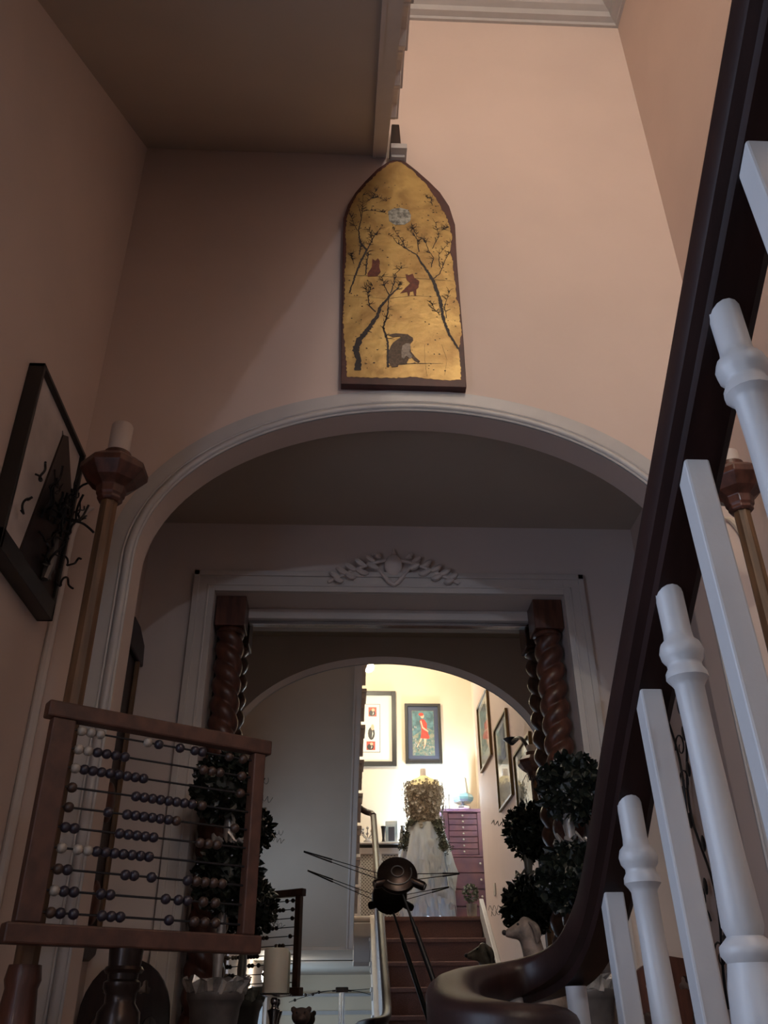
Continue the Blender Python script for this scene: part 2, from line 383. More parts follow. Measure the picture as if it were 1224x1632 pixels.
# upper flight over the passage
uf = empty('upper_staircase', (-.35, .4, 2.02), 'underside of the upper flight of stairs, flat sloping plaster with stepped edge, top left', 'staircase')
def sof(y): return 4.39 - .75*(2.2 - y)
def xed(y): return .128 - .011*(2.2 - y)
sl = MB()
y0, y1 = -.96, 2.198
sl.add([(XL+.002, y0, sof(y0)), (xed(y0)-.02, y0, sof(y0)), (xed(y1)-.02, y1, sof(y1)), (XL, y1, sof(y1)),
        (XL, y0, sof(y0)+.2), (xed(y0)-.02, y0, sof(y0)+.2), (xed(y1)-.02, y1, sof(y1)+.2), (XL, y1, sof(y1)+.2)],
       [(0,1,2,3),(4,7,6,5),(0,4,5,1),(1,5,6,2),(2,6,7,3),(3,7,4,0)])
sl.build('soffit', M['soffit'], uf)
us = MB()     # string board on the open side, slightly below the plaster, with bead
def sbar(mb, xa, xb, za, zb):
    vs = []
    for y in (y0, y1):
        vs += [(xed(y)+xa, y, sof(y)+za), (xed(y)+xb, y, sof(y)+za), (xed(y)+xb, y, sof(y)+zb), (xed(y)+xa, y, sof(y)+zb)]
    mb.add(vs, [(0,1,2,3),(7,6,5,4),(0,4,5,1),(1,5,6,2),(2,6,7,3),(3,7,4,0)])
sbar(us, -.045, .0, -.012, .26); sbar(us, -.052, -.040, -.018, .02); sbar(us, -.006, .004, .02, .04)
us.build('string_board', M['casing'], uf)
k = 0
y = -.86
while y < 1.9:
    z = sof(y) + .30
    x = xed(y)
    b = MB()
    b.prism([(y-.022, z+.012), (y+.24, z+.012), (y+.24, z-.012), (y-.022, z-.012)], 'x', x-.05, x+.042)
    b.prism([(y+.005, z-.012), (y+.215, z-.012), (y+.215, z-.05), (y+.17, z-.105), (y+.13, z-.085), (y+.08, z-.11), (y+.03, z-.15), (y+.005, z-.15)], 'x', x-.002, x+.030)
    b.build('tread_bracket', M['casing'], uf, bev=.002)
    s2 = MB(); s2.box((XL+.002, y, z-.09), (x-.05, y+.24, z)); s2.build('step', M['carpet'], uf)
    y += .24
# small white shelf and dark box on the arch wall where the upper flight meets it
sh = MB(); sh.box((.143, 2.12, 4.335), (.205, 2.199, 4.362)).box((.146, 2.15, 4.322), (.198, 2.199, 4.336)); o = sh.build('wall_ledge', M['white'], None, bev=.002)
tag(o, 'small white ledge just above the tip of the pointed gold panel', 'ledge')
b = MB(); b.prism([(.140, 4.363), (.186, 4.363), (.180, 4.52), (.150, 4.52)], 'y', 2.15, 2.195); o = b.build('wooden_block', M['dark'], None, bev=.003)
tag(o, 'dark tapered block on the small white ledge beside the upper stairs', 'block')

# ---- balustrade of the lower flight
bl = empty('balustrade', (.267, .9, ZF), 'dark mahogany handrail on white balusters sweeping down the right side', 'balustrade')
def railz(y): return 2.209 - .672*y
path = [(.267, -1.30, railz(-1.30)+.0), (.267, -1.2, railz(-1.2))] + [(.267, y, railz(y)) for y in (-1., -.6, -.2, .2, .5, .7, .8)]
path += [(.267, .88, 1.609), (.267, .94, 1.569), (.265, .99, 1.543), (.257, 1.04, 1.521), (.239, 1.08, 1.509), (.214, 1.100, 1.503), (.186, 1.100, 1.498),
         (.158, 1.080, 1.494), (.136, 1.045, 1.490), (.118, 1.00, 1.484), (.107, .945, 1.475), (.103, .89, 1.465), (.107, .84, 1.458), (.120, .80, 1.453), (.143, .785, 1.450), (.165, .80, 1.449), (.174, .83, 1.449), (.168, .865, 1.449), (.150, .875, 1.449), (.140, .86, 1.449), (.140, .84, 1.449)]
# smooth the path
def smooth(P, it=2):
    for _ in range(it):
        Q = [P[0]]
        for a, b in zip(P[:-1], P[1:]):
            a = Vector(a); b = Vector(b); Q += [a*.75+b*.25, a*.25+b*.75]
        Q.append(P[-1]); P = Q
    return P
prof = []
for a, b in ((-.019, -.036), (-.021, -.026), (-.031, -.022), (-.033, -.016), (-.034, .012), (-.031, .020), (-.022, .028), (-.010, .032), (.010, .032), (.022, .028), (.031, .020), (.034, .012), (.033, -.016), (.031, -.022), (.021, -.026), (.019, -.036)): prof.append((a*.76, b*(.58 if b > 0 else .74)))
hr = MB(); hr.sweep(smooth(path), prof); hr.build('handrail', M['rail'], bl, smooth=True)
m_ = MB(); m_.lathe((.140, .842, 1.425), [(.040, 0), (.045, .006), (.045, .034), (.038, .042), (.01, .045)], 24); m_.build('volute_cap', M['rail'], bl, smooth=True)
# top: short dark level piece turning to the upper flight's rail
t = MB(); t.tube(smooth([(.267, -1.28, 3.072), (.255, -1.34, 3.105), (.21, -1.37, 3.12), (.15, -1.36, 3.15), (.10, -1.30, 3.20)]), .026, 10); t.build('rail_link', M['rail'], bl, smooth=True)
by = [.165, .26, .358, .443, .542, .633, .718, .815, .909, 1.045]
by = [.165 - .096*i for i in range(14, 0, -1)] + by
def treadz(y):
    z = ZF
    for a, b in nos:
        if y <= a + .001: z = b
    return z
bal_t = bal_s = None
for i, y in enumerate(by):
    turned = (len(by) - 1 - i) % 2 == 0
    zt = railz(y) - .017
    if y > .85: zt = {.909: 1.577, 1.045: 1.486}[y]
    x = .263 if y < 1 else .251
    zb = treadz(y); H = zt - zb
    b = MB()
    if turned:
        pr = [(.0112, 0), (.0110, -.050), (.0116, -.056), (.0155, -.060), (.0172, -.066), (.0162, -.072), (.0132, -.076), (.0132, -.079), (.0156, -.083), (.0160, -.088), (.0128, -.092), (.0112, -.095),
              (.0108, -.13), (.0122, -.22), (.0140, -.262), (.0118, -.268), (.0180, -.274), (.0184, -.279), (.0150, -.284), (.0180, -.298), (.0200, -.318), (.0180, -.340), (.0136, -.352), (.0166, -.358), (.0166, -.365), (.0115, -.374),
              (.0112, -.45), (.014, -.60), (.0145, -.68), (.012, -.70), (.0145, -.71), (.0145, -H+.10), (.0145, -H)]
        pr = [q for q in pr if q[1] > -H+.02] + [(.0145, -H)]
        b.lathe((x, y, zt+.004), pr, 16)
        b.v = [(v[0]+(zt-v[2])*.026, v[1], v[2]) for v in b.v]
        b.build('turned_baluster', M['white'], bl, smooth=True)
    else:
        w = .0097
        b.prism([(x-w, y-w), (x+w, y-w), (x+w, y+w), (x-w, y+w)], 'z', zb, zt+.004)
        b.v = [(v[0]+(zt-v[2])*.026, v[1], v[2]) for v in b.v]
        b.build('square_baluster', M['white'], bl, bev=.0018)
nb = MB(); nb.lathe((.125, 1.005, ZF), [(.03, 0), (.03, .2), (.018, .24), (.016, .6), (.024, .64), (.016, .68), (.013, .95), (.013, 1.0)], 16); nb.build('turned_baluster', M['white'], bl, smooth=True)
nb = MB(); nb.lathe((.19, 1.09, ZF), [(.02, 0), (.02, .2), (.014, .24), (.013, .6), (.02, .64), (.013, .68), (.012, .95), (.012, 1.02)], 16); nb.build('turned_baluster', M['white'], bl, smooth=True)

# ================================================================= MIRROR, TWISTED COLUMNS
mr = empty('wall_mirror', (.175, 3.30, MZ0), 'large overmantel mirror reflecting the staircase and bright landing, between twisted wooden columns', 'mirror')
MB().box((MX0, 3.300, MZ0), (MX1, 3.304, 2.90)).build('mirror_glass', M['mirror'], mr)
MB().box((-.405, 3.262, 2.893), (.755, 3.299, 2.936)).build('top_rail', M['casing'], mr, bev=.003)
MB().box((-.405, 3.285, 2.876), (.755, 3.299, 2.892)).build('silver_bead', M['chrome'], mr, bev=.002)
MB().box((MX0, 3.285, MZ0), (MX0+.03, 3.299, 2.89)).build('side_rail', M['dark'], mr); MB().box((MX1-.03, 3.285, MZ0), (MX1, 3.299, 2.89)).build('side_rail', M['dark'], mr)

def twist(cx, hand, label):
    t = empty('twisted_column', (cx, 3.205, 1.38), label, 'column', 'twisted columns flanking the mirror')
    b = MB(); n = 36; z0, z1 = 1.44, 2.80; m = 300; vs = []
    for i in range(m+1):
        z = z0 + (z1-z0)*i/m
        for k in range(n):
            q = 2*pi*k/n
            rr = .040 + .0165*abs(cos(q + hand*pi*z/.074))**.9
            ed = min(1, (z1-z)/.02+.55, (z-z0)/.02+.55); rr *= ed
            vs.append((cx+rr*cos(q), 3.205+rr*sin(q), z))
    b.add(vs, [(i*n+k, i*n+(k+1) % n, (i+1)*n+(k+1) % n, (i+1)*n+k) for i in range(m) for k in range(n)]); b.build('twisted_shaft', M['wood'], t, smooth=True, auto=False)
    MB().box((cx-.058, 3.146, 2.812), (cx+.058, 3.264, 2.9365)).build('capital_block', M['wood'], t, bev=.003)
    MB().lathe((cx, 3.205, 2.79), [(.050, 0), (.056, .006), (.056, .014), (.050, .022)], 24).build('collar', M['wood'], t, smooth=True)
    MB().box((cx-.06, 3.145, 1.38), (cx+.06, 3.265, 1.45)).build('base_block', M['wood'], t, bev=.003)
twist(-.452, 1, 'red-brown barley-twist column at the left edge of the mirror')
twist(.805, -1, 'red-brown barley-twist column at the right edge of the mirror')

# carved plaster ornament above the mirror
oc = empty('plaster_ornament', (.187, 3.09, 2.95), 'carved plaster crest of shell and leafy scrolls over the mirror frame', 'ornament')
cmb = MB()
cmb.sphere((.187, 3.095, 3.055), .042, 16, 10, (.85, .35, 1.15)); cmb.tube([(.187, 3.09, 3.10), (.187, 3.088, 3.125)], [.012, .004], 8)
cmb.tube([(.125, 3.092, 3.035), (.15, 3.088, 3.00), (.172, 3.088, 2.975), (.187, 3.088, 2.965), (.202, 3.088, 2.975), (.224, 3.088, 3.0), (.249, 3.092, 3.035)], [.004, .008, .010, .009, .010, .008, .004], 8)
cmb.build('crest', M['lobby'], oc, smooth=True)
for s_ in (-1, 1):
    g = MB()
    for j, (dx, dz, L_, a) in enumerate([(.05, .10, .06, .5), (.075, .085, .07, .25), (.11, .065, .07, .1), (.145, .045, .07, -.05), (.18, .03, .065, -.2), (.215, .015, .05, -.3), (.06, .055, .06, -.2), (.10, .03, .06, -.45), (.15, .012, .05, -.5), (.20, -.005, .045, -.4)]):
        pts = []
        for q in range(6):
            t = q/5; pts.append((.187 + s_*(dx + L_*t*cos(a+.9*t)), 3.09 - .006*sin(pi*t), 2.985 + dz + L_*.55*t*sin(a+2.2*t) - .012*t))
        g.tube(pts, [.004, .011, .013, .011, .008, .003], 7)
    pts = [(.187 + s_*(.03 + .23*t/10), 3.092, 3.075 - .10*(t/10)**1.3) for t in range(11)]; g.tube(pts, .007, 7)
    g.build('leaf_scroll', M['lobby'], oc, smooth=True)

# ================================================================= GOTHIC GOLD PANEL
PD = json.loads('''{"board":[[-0.0275,3.2201],[0.3743,3.2168],[0.3755,3.3969],[0.3738,3.6051],[0.3728,3.7908],[0.3754,3.9727],[0.3586,4.0712],[0.3275,4.1463],[0.2891,4.2053],[0.2442,4.265],[0.2041,4.3125],[0.1689,4.3307],[0.1332,4.3116],[0.0917,4.2665],[0.0452,4.1937],[0.011,4.1316],[-0.0166,4.0627],[-0.0313,3.9877],[-0.0318,3.8133],[-0.0302,3.5908],[-0.0288,3.3843]],"leaf":[[-0.0083,3.2489],[0.0728,3.2481],[0.1419,3.2469],[0.2013,3.2549],[0.2605,3.247],[0.3148,3.2423],[0.3572,3.2466],[0.3591,3.3108],[0.3575,3.3764],[0.3704,3.444],[0.3663,3.5128],[0.3715,3.5622],[0.3605,3.6047],[0.3605,3.6775],[0.3577,3.7295],[0.3571,3.7826],[0.3472,3.8284],[0.361,3.9076],[0.3536,3.9636],[0.3445,4.0123],[0.3304,4.0532],[0.3037,4.128],[0.2713,4.1957],[0.2265,4.2641],[0.1921,4.3028],[0.1687,4.317],[0.139,4.3002],[0.0975,4.249],[0.051,4.1765],[0.0169,4.1148],[-0.008,4.0464],[-0.0184,3.9883],[-0.0231,3.9235],[-0.0188,3.8138],[-0.0225,3.7003],[-0.0219,3.5911],[-0.0254,3.4858],[-0.0177,3.3847],[-0.0118,3.3192]],"moon":[[0.1302,4.0277],[0.1474,4.045],[0.1759,4.053],[0.204,4.0434],[0.2164,4.0149],[0.2111,3.9819],[0.191,3.9632],[0.1574,3.9593],[0.1353,3.9786]],"hare":[[[0.1517,3.4067],[0.1646,3.4185],[0.1851,3.4245],[0.2055,3.4218],[0.2082,3.4084],[0.1971,3.3914],[0.1999,3.3583],[0.2134,3.3357],[0.228,3.3186],[0.2228,3.3119],[0.2104,3.3194],[0.1959,3.3418],[0.1905,3.3253],[0.1827,3.3088],[0.1576,3.3048],[0.1549,3.2932],[0.135,3.2913],[0.1238,3.3168],[0.1242,3.3494],[0.1326,3.3794],[0.1414,3.3963]],[[0.124,3.4293],[0.1496,3.4369],[0.1905,3.4342],[0.2079,3.4172],[0.2051,3.405],[0.1746,3.4074],[0.1647,3.4239],[0.1392,3.4197]]],"belly":[[0.1716,3.3839],[0.1845,3.3943],[0.1971,3.3927],[0.1982,3.3715],[0.1938,3.3581],[0.2034,3.3387],[0.1956,3.3287],[0.1834,3.3414],[0.1756,3.3281],[0.1681,3.3311],[0.1676,3.3573]],"fox":[[[0.0735,3.7829],[0.0833,3.7734],[0.0925,3.786],[0.0995,3.771],[0.0977,3.7422],[0.1029,3.7199],[0.0894,3.6985],[0.0574,3.6944],[0.0563,3.7107],[0.0708,3.7412]],[[0.1886,3.7119],[0.1992,3.7071],[0.2139,3.7151],[0.2188,3.696],[0.236,3.6803],[0.2325,3.6508],[0.2242,3.6396],[0.2234,3.6106],[0.2165,3.6103],[0.2134,3.6319],[0.2027,3.6279],[0.1996,3.6097],[0.1944,3.6096],[0.1921,3.6275],[0.1682,3.6194],[0.1899,3.6493],[0.2036,3.6681],[0.1907,3.6875]]],"trees":[[[[[0.3565,3.3763],[0.3288,3.4359],[0.3115,3.5109],[0.3046,3.5955],[0.2865,3.6748],[0.2669,3.7261],[0.2415,3.7781],[0.2315,3.8083]],[0.00448,0.0056,0.00672,0.00784,0.00728,0.00616,0.00448,0.00336]],[[[0.2315,3.8083],[0.194,3.8378],[0.1616,3.8678],[0.1455,3.8987],[0.1317,3.9061]],[0.0028,0.00224,0.00168,0.00112,0.00056]],[[[0.194,3.8378],[0.173,3.8919],[0.1461,3.9427]],[0.00196,0.0014,0.00056]],[[[0.2402,3.8241],[0.2337,3.8865],[0.2181,3.9256],[0.1961,3.9367]],[0.00252,0.00196,0.00112,0.00056]],[[[0.2341,3.9024],[0.2189,3.9579]],[0.00112,0.00056]],[[[0.2817,3.6894],[0.3098,3.7202],[0.3348,3.797],[0.3527,3.8286]],[0.00252,0.00196,0.0014,0.00056]],[[[0.3111,3.7504],[0.3081,3.8114],[0.3494,3.8754]],[0.00168,0.00112,0.00056]],[[[0.2785,3.7491],[0.2911,3.7953],[0.2733,3.8332],[0.2611,3.8797],[0.2452,3.9028]],[0.00224,0.00168,0.0014,0.00112,0.00056]],[[[0.2873,3.8416],[0.3119,3.9056],[0.3061,3.9697],[0.2933,4.0018]],[0.00168,0.00112,0.00084,0.00056]],[[[0.3129,3.9296],[0.3476,3.9553]],[0.00084,0.00056]],[[[0.322,3.5113],[0.3192,3.5675],[0.3381,3.6328]],[0.00196,0.0014,0.00056]],[[[0.2957,4.0684],[0.2915,4.1104],[0.2744,4.1139]],[0.00112,0.00084,0.00056]],[[[0.3017,3.5246],[0.2819,3.552],[0.2775,3.5731]],[0.00168,0.00112,0.00056]]],[[[[0.0259,3.2753],[0.0281,3.3204],[0.0177,3.3593],[0.03,3.4062],[0.0527,3.4406],[0.0887,3.5104],[0.0993,3.5528],[0.1311,3.6037],[0.1634,3.6483]],[0.0154,0.0126,0.014,0.01232,0.01008,0.00784,0.00616,0.00448,0.00168]],[[[0.0836,3.5311],[0.0628,3.5586],[0.0576,3.6083],[0.0469,3.6513]],[0.00336,0.00252,0.00168,0.00056]],[[[0.1312,3.6109],[0.1157,3.6466],[0.1054,3.6976]],[0.00252,0.00168,0.00056]],[[[0.1365,3.6183],[0.1478,3.6697],[0.1538,3.7143],[0.1867,3.7532]],[0.00252,0.00196,0.00112,0.00056]],[[[0.1579,3.6335],[0.1691,3.6705]],[0.0014,0.00056]],[[[0.1226,3.2909],[0.1237,3.3957],[0.109,3.4628],[0.125,3.5256],[0.1284,3.5964]],[0.00504,0.00448,0.00392,0.00336,0.00168]],[[[0.0576,3.6083],[0.0734,3.6523]],[0.00112,0.00056]]],[[[[-0.0054,3.6132],[0.0148,3.7017],[0.0357,3.7776],[0.0545,3.8245],[0.0298,3.8624],[0.0239,3.9255],[0.0346,3.9906],[0.023,4.0561]],[0.0028,0.00392,0.00448,0.00448,0.00364,0.0028,0.00196,0.00084]],[[[0.0545,3.8245],[0.0792,3.8959],[0.1015,3.9368]],[0.0028,0.00168,0.00056]],[[[0.0737,3.8642],[0.0626,3.9351]],[0.00168,0.00056]],[[[0.0494,3.703],[0.06,3.8169]],[0.0028,0.00196]],[[[0.0346,3.9906],[0.0397,4.1244]],[0.0014,0.00056]],[[[0.0089,3.7539],[-0.0026,3.8222]],[0.0014,0.00056]],[[[0.0275,3.8003],[0.0325,3.8625]],[0.00224,0.00112]],[[[0.0371,4.0735],[0.0911,4.1097],[0.1252,4.0859]],[0.00112,0.00084,0.00056]],[[[0.0401,4.032],[0.0739,4.0335],[0.1189,4.023]],[0.00112,0.00084,0.00056]],[[[0.0343,4.0567],[0.074,4.1005],[0.0971,4.1701]],[0.00112,0.00084,0.00056]],[[[0.0184,3.9252],[-0.0104,4.0132]],[0.0014,0.00056]]]],"lines":[[[[-0.0225,3.7003],[0.1001,3.6989],[0.2123,3.6942],[0.3566,3.6848]],[0.0012,0.0018,0.0018,0.001]],[[[-0.0157,3.5985],[0.1257,3.5942],[0.2102,3.6101],[0.2947,3.6095]],[0.0006,0.001,0.0014,0.0006]],[[[0.1226,3.2974],[0.2027,3.3094],[0.303,3.3124]],[0.002,0.003,0.0008]],[[[0.2454,3.3929],[0.2433,3.3268],[0.2484,3.2562]],[0.0008,0.0008,0.0008]],[[[0.3014,3.3946],[0.3163,3.329],[0.3058,3.2642]],[0.0008,0.0008,0.0008]]]}''')
gp = empty('gold_panel_painting', (.18, 2.17, 3.22), 'pointed-arch painting on gold leaf with bare trees, foxes and a hare, above the arch', 'painting')
MB().prism(PD['board'], 'y', 2.166, 2.196).build('board', M['maroon'], gp, bev=.002)
# ragged gold leaf
def jag(P, amp, step=.007):
    out = []
    for i in range(len(P)):
        a = Vector(P[i]); b = Vector(P[(i+1) % len(P)]); L_ = (b-a).length; nst = max(1, int(L_/step)); nn = Vector((-(b-a).y, (b-a).x)).normalized()
        for j in range(nst): out.append(tuple(a + (b-a)*j/nst + nn*random.uniform(-amp, amp)))
    return out
MB().prism(jag(PD['leaf'], .0022), 'y', 2.1652, 2.1665).build('gold_leaf', M['gold'], gp, label='flaking gold leaf field')
YP = 2.1650
def flat(mb, P, y=None):
    y = YP if y is None else y
    mb.prism(P, 'y', y-.0005, y+.0003)
m_ = MB(); flat(m_, jag(PD['moon'], .0012, .006)); m_.build('painted_moon', M['moon'], gp)
m_ = MB()
for i, P in enumerate(PD['hare']): flat(m_, P, YP-.0004-.0003*i)
m_.build('painted_hare', M['hare'], gp)
m_ = MB(); flat(m_, PD['belly'], YP-.0010); m_.build('painted_hare_belly', M['belly'], gp)
for P in PD['fox']:
    m_ = MB(); flat(m_, jag(P, .0006, .006), YP-.0006); m_.build('painted_fox', M['fox'], gp)
def ribbon(mb, pts, w, y):
    n = len(pts)
    if not hasattr(w, '__len__'): w = [w]*n
    L_ = []; R_ = []
    for i in range(n):
        a = Vector(pts[max(i-1, 0)]); b = Vector(pts[min(i+1, n-1)]); d = (b-a).normalized(); nn = Vector((-d.y, d.x)); p = Vector(pts[i])
        L_.append(p+nn*w[i]/2); R_.append(p-nn*w[i]/2)
    vs = [(q.x, y, q.y) for q in L_+R_]
    mb.add(vs, [(i, i+1, n+i+1, n+i) for i in range(n-1)])
def wob(pts, w, amp):
    P = []; Wd = []
    for i in range(len(pts)-1):
        a = Vector(pts[i]); b = Vector(pts[i+1]); ns = max(2, int((b-a).length/.006)); nn = Vector((-(b-a).y, (b-a).x)).normalized()
        for j in range(ns):
            t = j/ns; P.append(tuple(a+(b-a)*t + nn*random.uniform(-amp, amp))); Wd.append((w[i]*(1-t)+w[i+1]*t)*random.uniform(.75, 1.2))
    P.append(tuple(pts[-1])); Wd.append(w[-1]); return P, Wd
inside = PD['leaf']
def inpoly(x, z):
    c = False; n = len(inside)
    for i in range(n):
        x1, z1 = inside[i]; x2, z2 = inside[(i+1) % n]
        if (z1 > z) != (z2 > z) and x < (x2-x1)*(z-z1)/(z2-z1)+x1: c = not c
    return c
for ti, tr in enumerate(PD['trees']):
    m_ = MB(); yy = YP - .0008 - ti*.0002
    for bi, (pts, w) in enumerate(tr):
        P, Wd = wob(pts, [x*1.55 for x in w], .0014); ribbon(m_, P, Wd, yy - bi*.00002)
        if bi:     # twigs off each branch
            for q in range(9):
                j = random.randrange(len(P)//4, len(P)); p = Vector(P[j]); a = random.uniform(.2, pi-.2); L_ = random.uniform(.010, .030)
                for g in range(2):
                    T_ = [tuple(p)]; pp = p.copy(); aa = a + random.uniform(-.6, .6)
                    for s_ in range(4):
                        pp = pp + Vector((cos(aa), sin(aa)))*L_/4; aa += random.uniform(-.5, .5)
                        if not inpoly(pp.x, pp.y): break
                        T_.append(tuple(pp))
                    if len(T_) > 2: ribbon(m_, T_, [.0020, .0017, .0014, .0011, .0008][:len(T_)], yy - .0001)
    m_.build('painted_tree', M['ink'], gp)
m_ = MB()
for pts, w in PD['lines']: P, Wd = wob(pts, w, .0005); ribbon(m_, P, Wd, YP-.0004)
for q in range(420):   # leaf flecks and flaked spots
    x, z = random.uniform(-.03, .37), random.uniform(3.27, 4.2)
    if not inpoly(x, z): continue
    side = abs(x-.165)/.2
    if random.random() > .25+side: continue
    r_ = random.uniform(.0012, .0035); m_.add([(x+r_*cos(t)*random.uniform(.5, 1.6), YP-.0006, z+r_*.7*sin(t)) for t in (0, 1.2, 2.3, 3.3, 4.4, 5.3)], [(0,1,2,3,4,5)])
m_.build('painted_ground_and_leaves', M['ink'], gp, kind='stuff')

# ================================================================= TORCHERES
def torchere(x, y, label, candle):
    t = empty('tall_candlestick', (x, y, ZF), label, 'candlestick', 'tall wooden candlesticks beside the arch')
    n = 8
    m_ = MB()
    m_.lathe((x, y, ZF), [(.024, 1.10), (.0235, 1.3), (.0215, 2.10), (.0215, 2.140)], 16, 0, lambda q, z: 1-.10*abs(sin(4*q))); m_.build('fluted_shaft', M['oak'], t, smooth=True)
    m_ = MB(); m_.lathe((x, y, ZF), [(.085, 0), (.085, .03), (.07, .05), (.05, .10), (.036, .16), (.030, .3), (.034, .6), (.040, .9), (.036, 1.0), (.030, 1.06), (.034, 1.075), (.030, 1.10)], 20); m_.build('turned_foot', M['wood'], t, smooth=True)
    m_ = MB(); m_.lathe((x, y, 2.602), [(.026, 0), (.032, .006), (.032, .014), (.036, .02), (.039, .040), (.062, .056), (.086, .084), (.086, .100), (.058, .124), (.050, .126)], n, pi/8); m_.build('octagonal_cup', M['wood'], t, bev=.002)
    m_ = MB(); m_.lathe((x, y, 2.716), [(.036, 0), (.037, .01), (.035, .034), (.031, .036), (.029, .022)], 24); m_.build('candle_socket', M['wood'], t, smooth=True)
    if candle:
        m_ = MB(); m_.lathe((x, y, 2.738), [(.027, 0), (.028, .004), (.028, .10), (.026, .104), (.006, .103), (.004, .101)], 24)
        m_.tube([(x, y, 2.838), (x+.002, y, 2.850)], .0015, 6); o = m_.build('pillar_candle', M['waxd'], None, smooth=True)
        tag(o, 'pale pillar candle on the left tall wooden candlestick', 'candle')
torchere(-.602, 1.9, 'tall wooden candlestick with octagonal cup in front of the left arch jamb', True)
torchere(1.026, 1.9, 'tall wooden candlestick half hidden by balusters before the right arch jamb', False)
m_ = MB(); m_.lathe((1.026, 1.9, 2.738), [(.027, 0), (.028, .004), (.028, .05), (.006, .05)], 20); o = m_.build('pillar_candle', M['waxd'], None, smooth=True)
tag(o, 'short pale candle stub on the right tall candlestick behind the white baluster', 'candle')

# ================================================================= ABACUS
# frame plane: left edge (-.601, 1.78), right edge (-.191, 2.06)
aL = Vector((-.603, 1.785, 0)); aR = Vector((-.190, 2.065, 0)); ad = (aR-aL).normalized(); an = Vector((ad.y, -ad.x, 0)); AW = (aR-aL).length
def AP(u, z, o=0): q = aL + ad*u + an*o; return (q.x, q.y, z)
rotA = Matrix.Rotation(math.atan2(ad.y, ad.x), 3, 'Z')
def abar(mb, u0, u1, z0, z1, th=.014):
    vs = [AP(u, z, o) for o in (-th, th) for u, z in ((u0, z0), (u1, z0), (u1, z1), (u0, z1))]
    mb.add(vs, [(0,1,2,3),(7,6,5,4),(0,4,5,1),(1,5,6,2),(2,6,7,3),(3,7,4,0)]); return mb
ZB, ZT = 1.592, 2.045
ab = empty('abacus', AP(AW/2, ZB), 'large wooden frame abacus with pale and dark beads on ten wires, lower left', 'abacus')
ab_z = ab.location.z
abar(MB(), -.014, AW+.014, ZT-.034, ZT, .017).build('top_bar', M['aba'], ab, bev=.004)
abar(MB(), -.016, AW+.016, ZB, ZB+.036, .018).build('bottom_bar', M['aba'], ab, bev=.004)
abar(MB(), 0, .048, ZB+.036, ZT-.034).build('side_post', M['aba'], ab, bev=.003)
abar(MB(), AW-.030, AW, ZB+.036, ZT-.034).build('side_post', M['aba'], ab, bev=.003)
rows = [
 ([.02,.07,.12,.385,.45,.575,.665,.71,.88,.97], 'wwwwddddbb'),
 ([.02,.07,.12,.17,.22,.27,.73,.78,.83,.97], 'wwddddbbbb'),
 ([.02,.066,.112,.158,.204,.25,.296,.342,.388,.97], 'wddddddddb'),
 ([.02,.36,.406,.452,.498,.544,.59,.636,.682,.74], 'bddddddddb'),
 ([.02,.225,.325,.371,.417,.463,.509,.555,.601,.95], 'bdddddddbb'),
 ([.02,.066,.30,.346,.392,.438,.484,.75,.80,.85], 'dddddddbbb'),
 ([.02,.10,.15,.196,.242,.288,.334,.38,.426,.472], 'wwwddddddd'),
 ([.02,.066,.36,.406,.50,.70,.75,.80,.85,.90], 'bdddddbbbb'),
 ([.02,.066,.115,.25,.296,.59,.66,.71,.80,.87], 'wdddddddbb'),
 ([.02,.066,.13,.27,.316,.362,.62,.76,.82,.88], 'bddddddbbb')]
u0_, u1_ = .048+.010, AW-.030-.010
proto = None
pb_mesh = {}
for ri, (us_, cl) in enumerate(rows):
    zl = 1.995 - .347*ri/9.0; zr = zl + .0
    w_ = MB(); w_.tube([AP(.045, zl), AP(AW-.028, zl)], .0022, 6); w_.build('wire', M['black'], ab, smooth=True)
    for u, ch in zip(us_, cl):
        uu = u0_ + (u1_-u0_)*u; P = AP(uu, zl)
        if ch not in pb_mesh:
            s_ = MB(); s_.lathe(P, [(.002, -.0098), (.0065, -.0085), (.0098, -.004), (.0104, 0), (.0098, .004), (.0065, .0085), (.002, .0098)], 14)
            s_.v = [tuple(rotA @ Matrix.Rotation(pi/2, 3, 'Y') @ (Vector(v)-Vector(P)) + Vector(P)) for v in s_.v]
            s_.v = [tuple(Vector(v)-Vector(P)+ab.location) for v in s_.v]
            o = s_.build('bead', {'w': M['beadw'], 'd': M['beadd'], 'b': M['beadb']}[ch], ab, smooth=True)
            if ch == 'w': o['label'] = 'pale marbled bead'
            pb_mesh[ch] = o
        else: o = inst(pb_mesh[ch], ab)
        o.location = Vector(P) - ab.location
# turned stand the abacus is fixed on
sx, sy, _ = AP(.225, 0)
sp = empty('turned_stand', (sx, sy, ZF), 'turned bronze-coloured wooden post carrying the abacus', 'stand')
m_ = MB(); m_.lathe((sx, sy, ZF), [(.085, 0), (.085, .03), (.055, .08), (.035, .2), (.035, .6), (.045, .8), (.036, .92), (.034, .96), (.042, .99), (.040, 1.02), (.029, 1.035), (.029, 1.05), (.035, 1.06), (.035, 1.07), (.028, 1.075), (.031, 1.10), (.033, 1.127)], 24)
m_.build('turned_post', M['bronze'], sp, smooth=True)
m_ = MB(); m_.lathe((sx, sy, ZF+1.085), [(.034, 0), (.038, .006), (.034, .012)], 24); m_.build('ring', M['bronze'], sp, smooth=True)

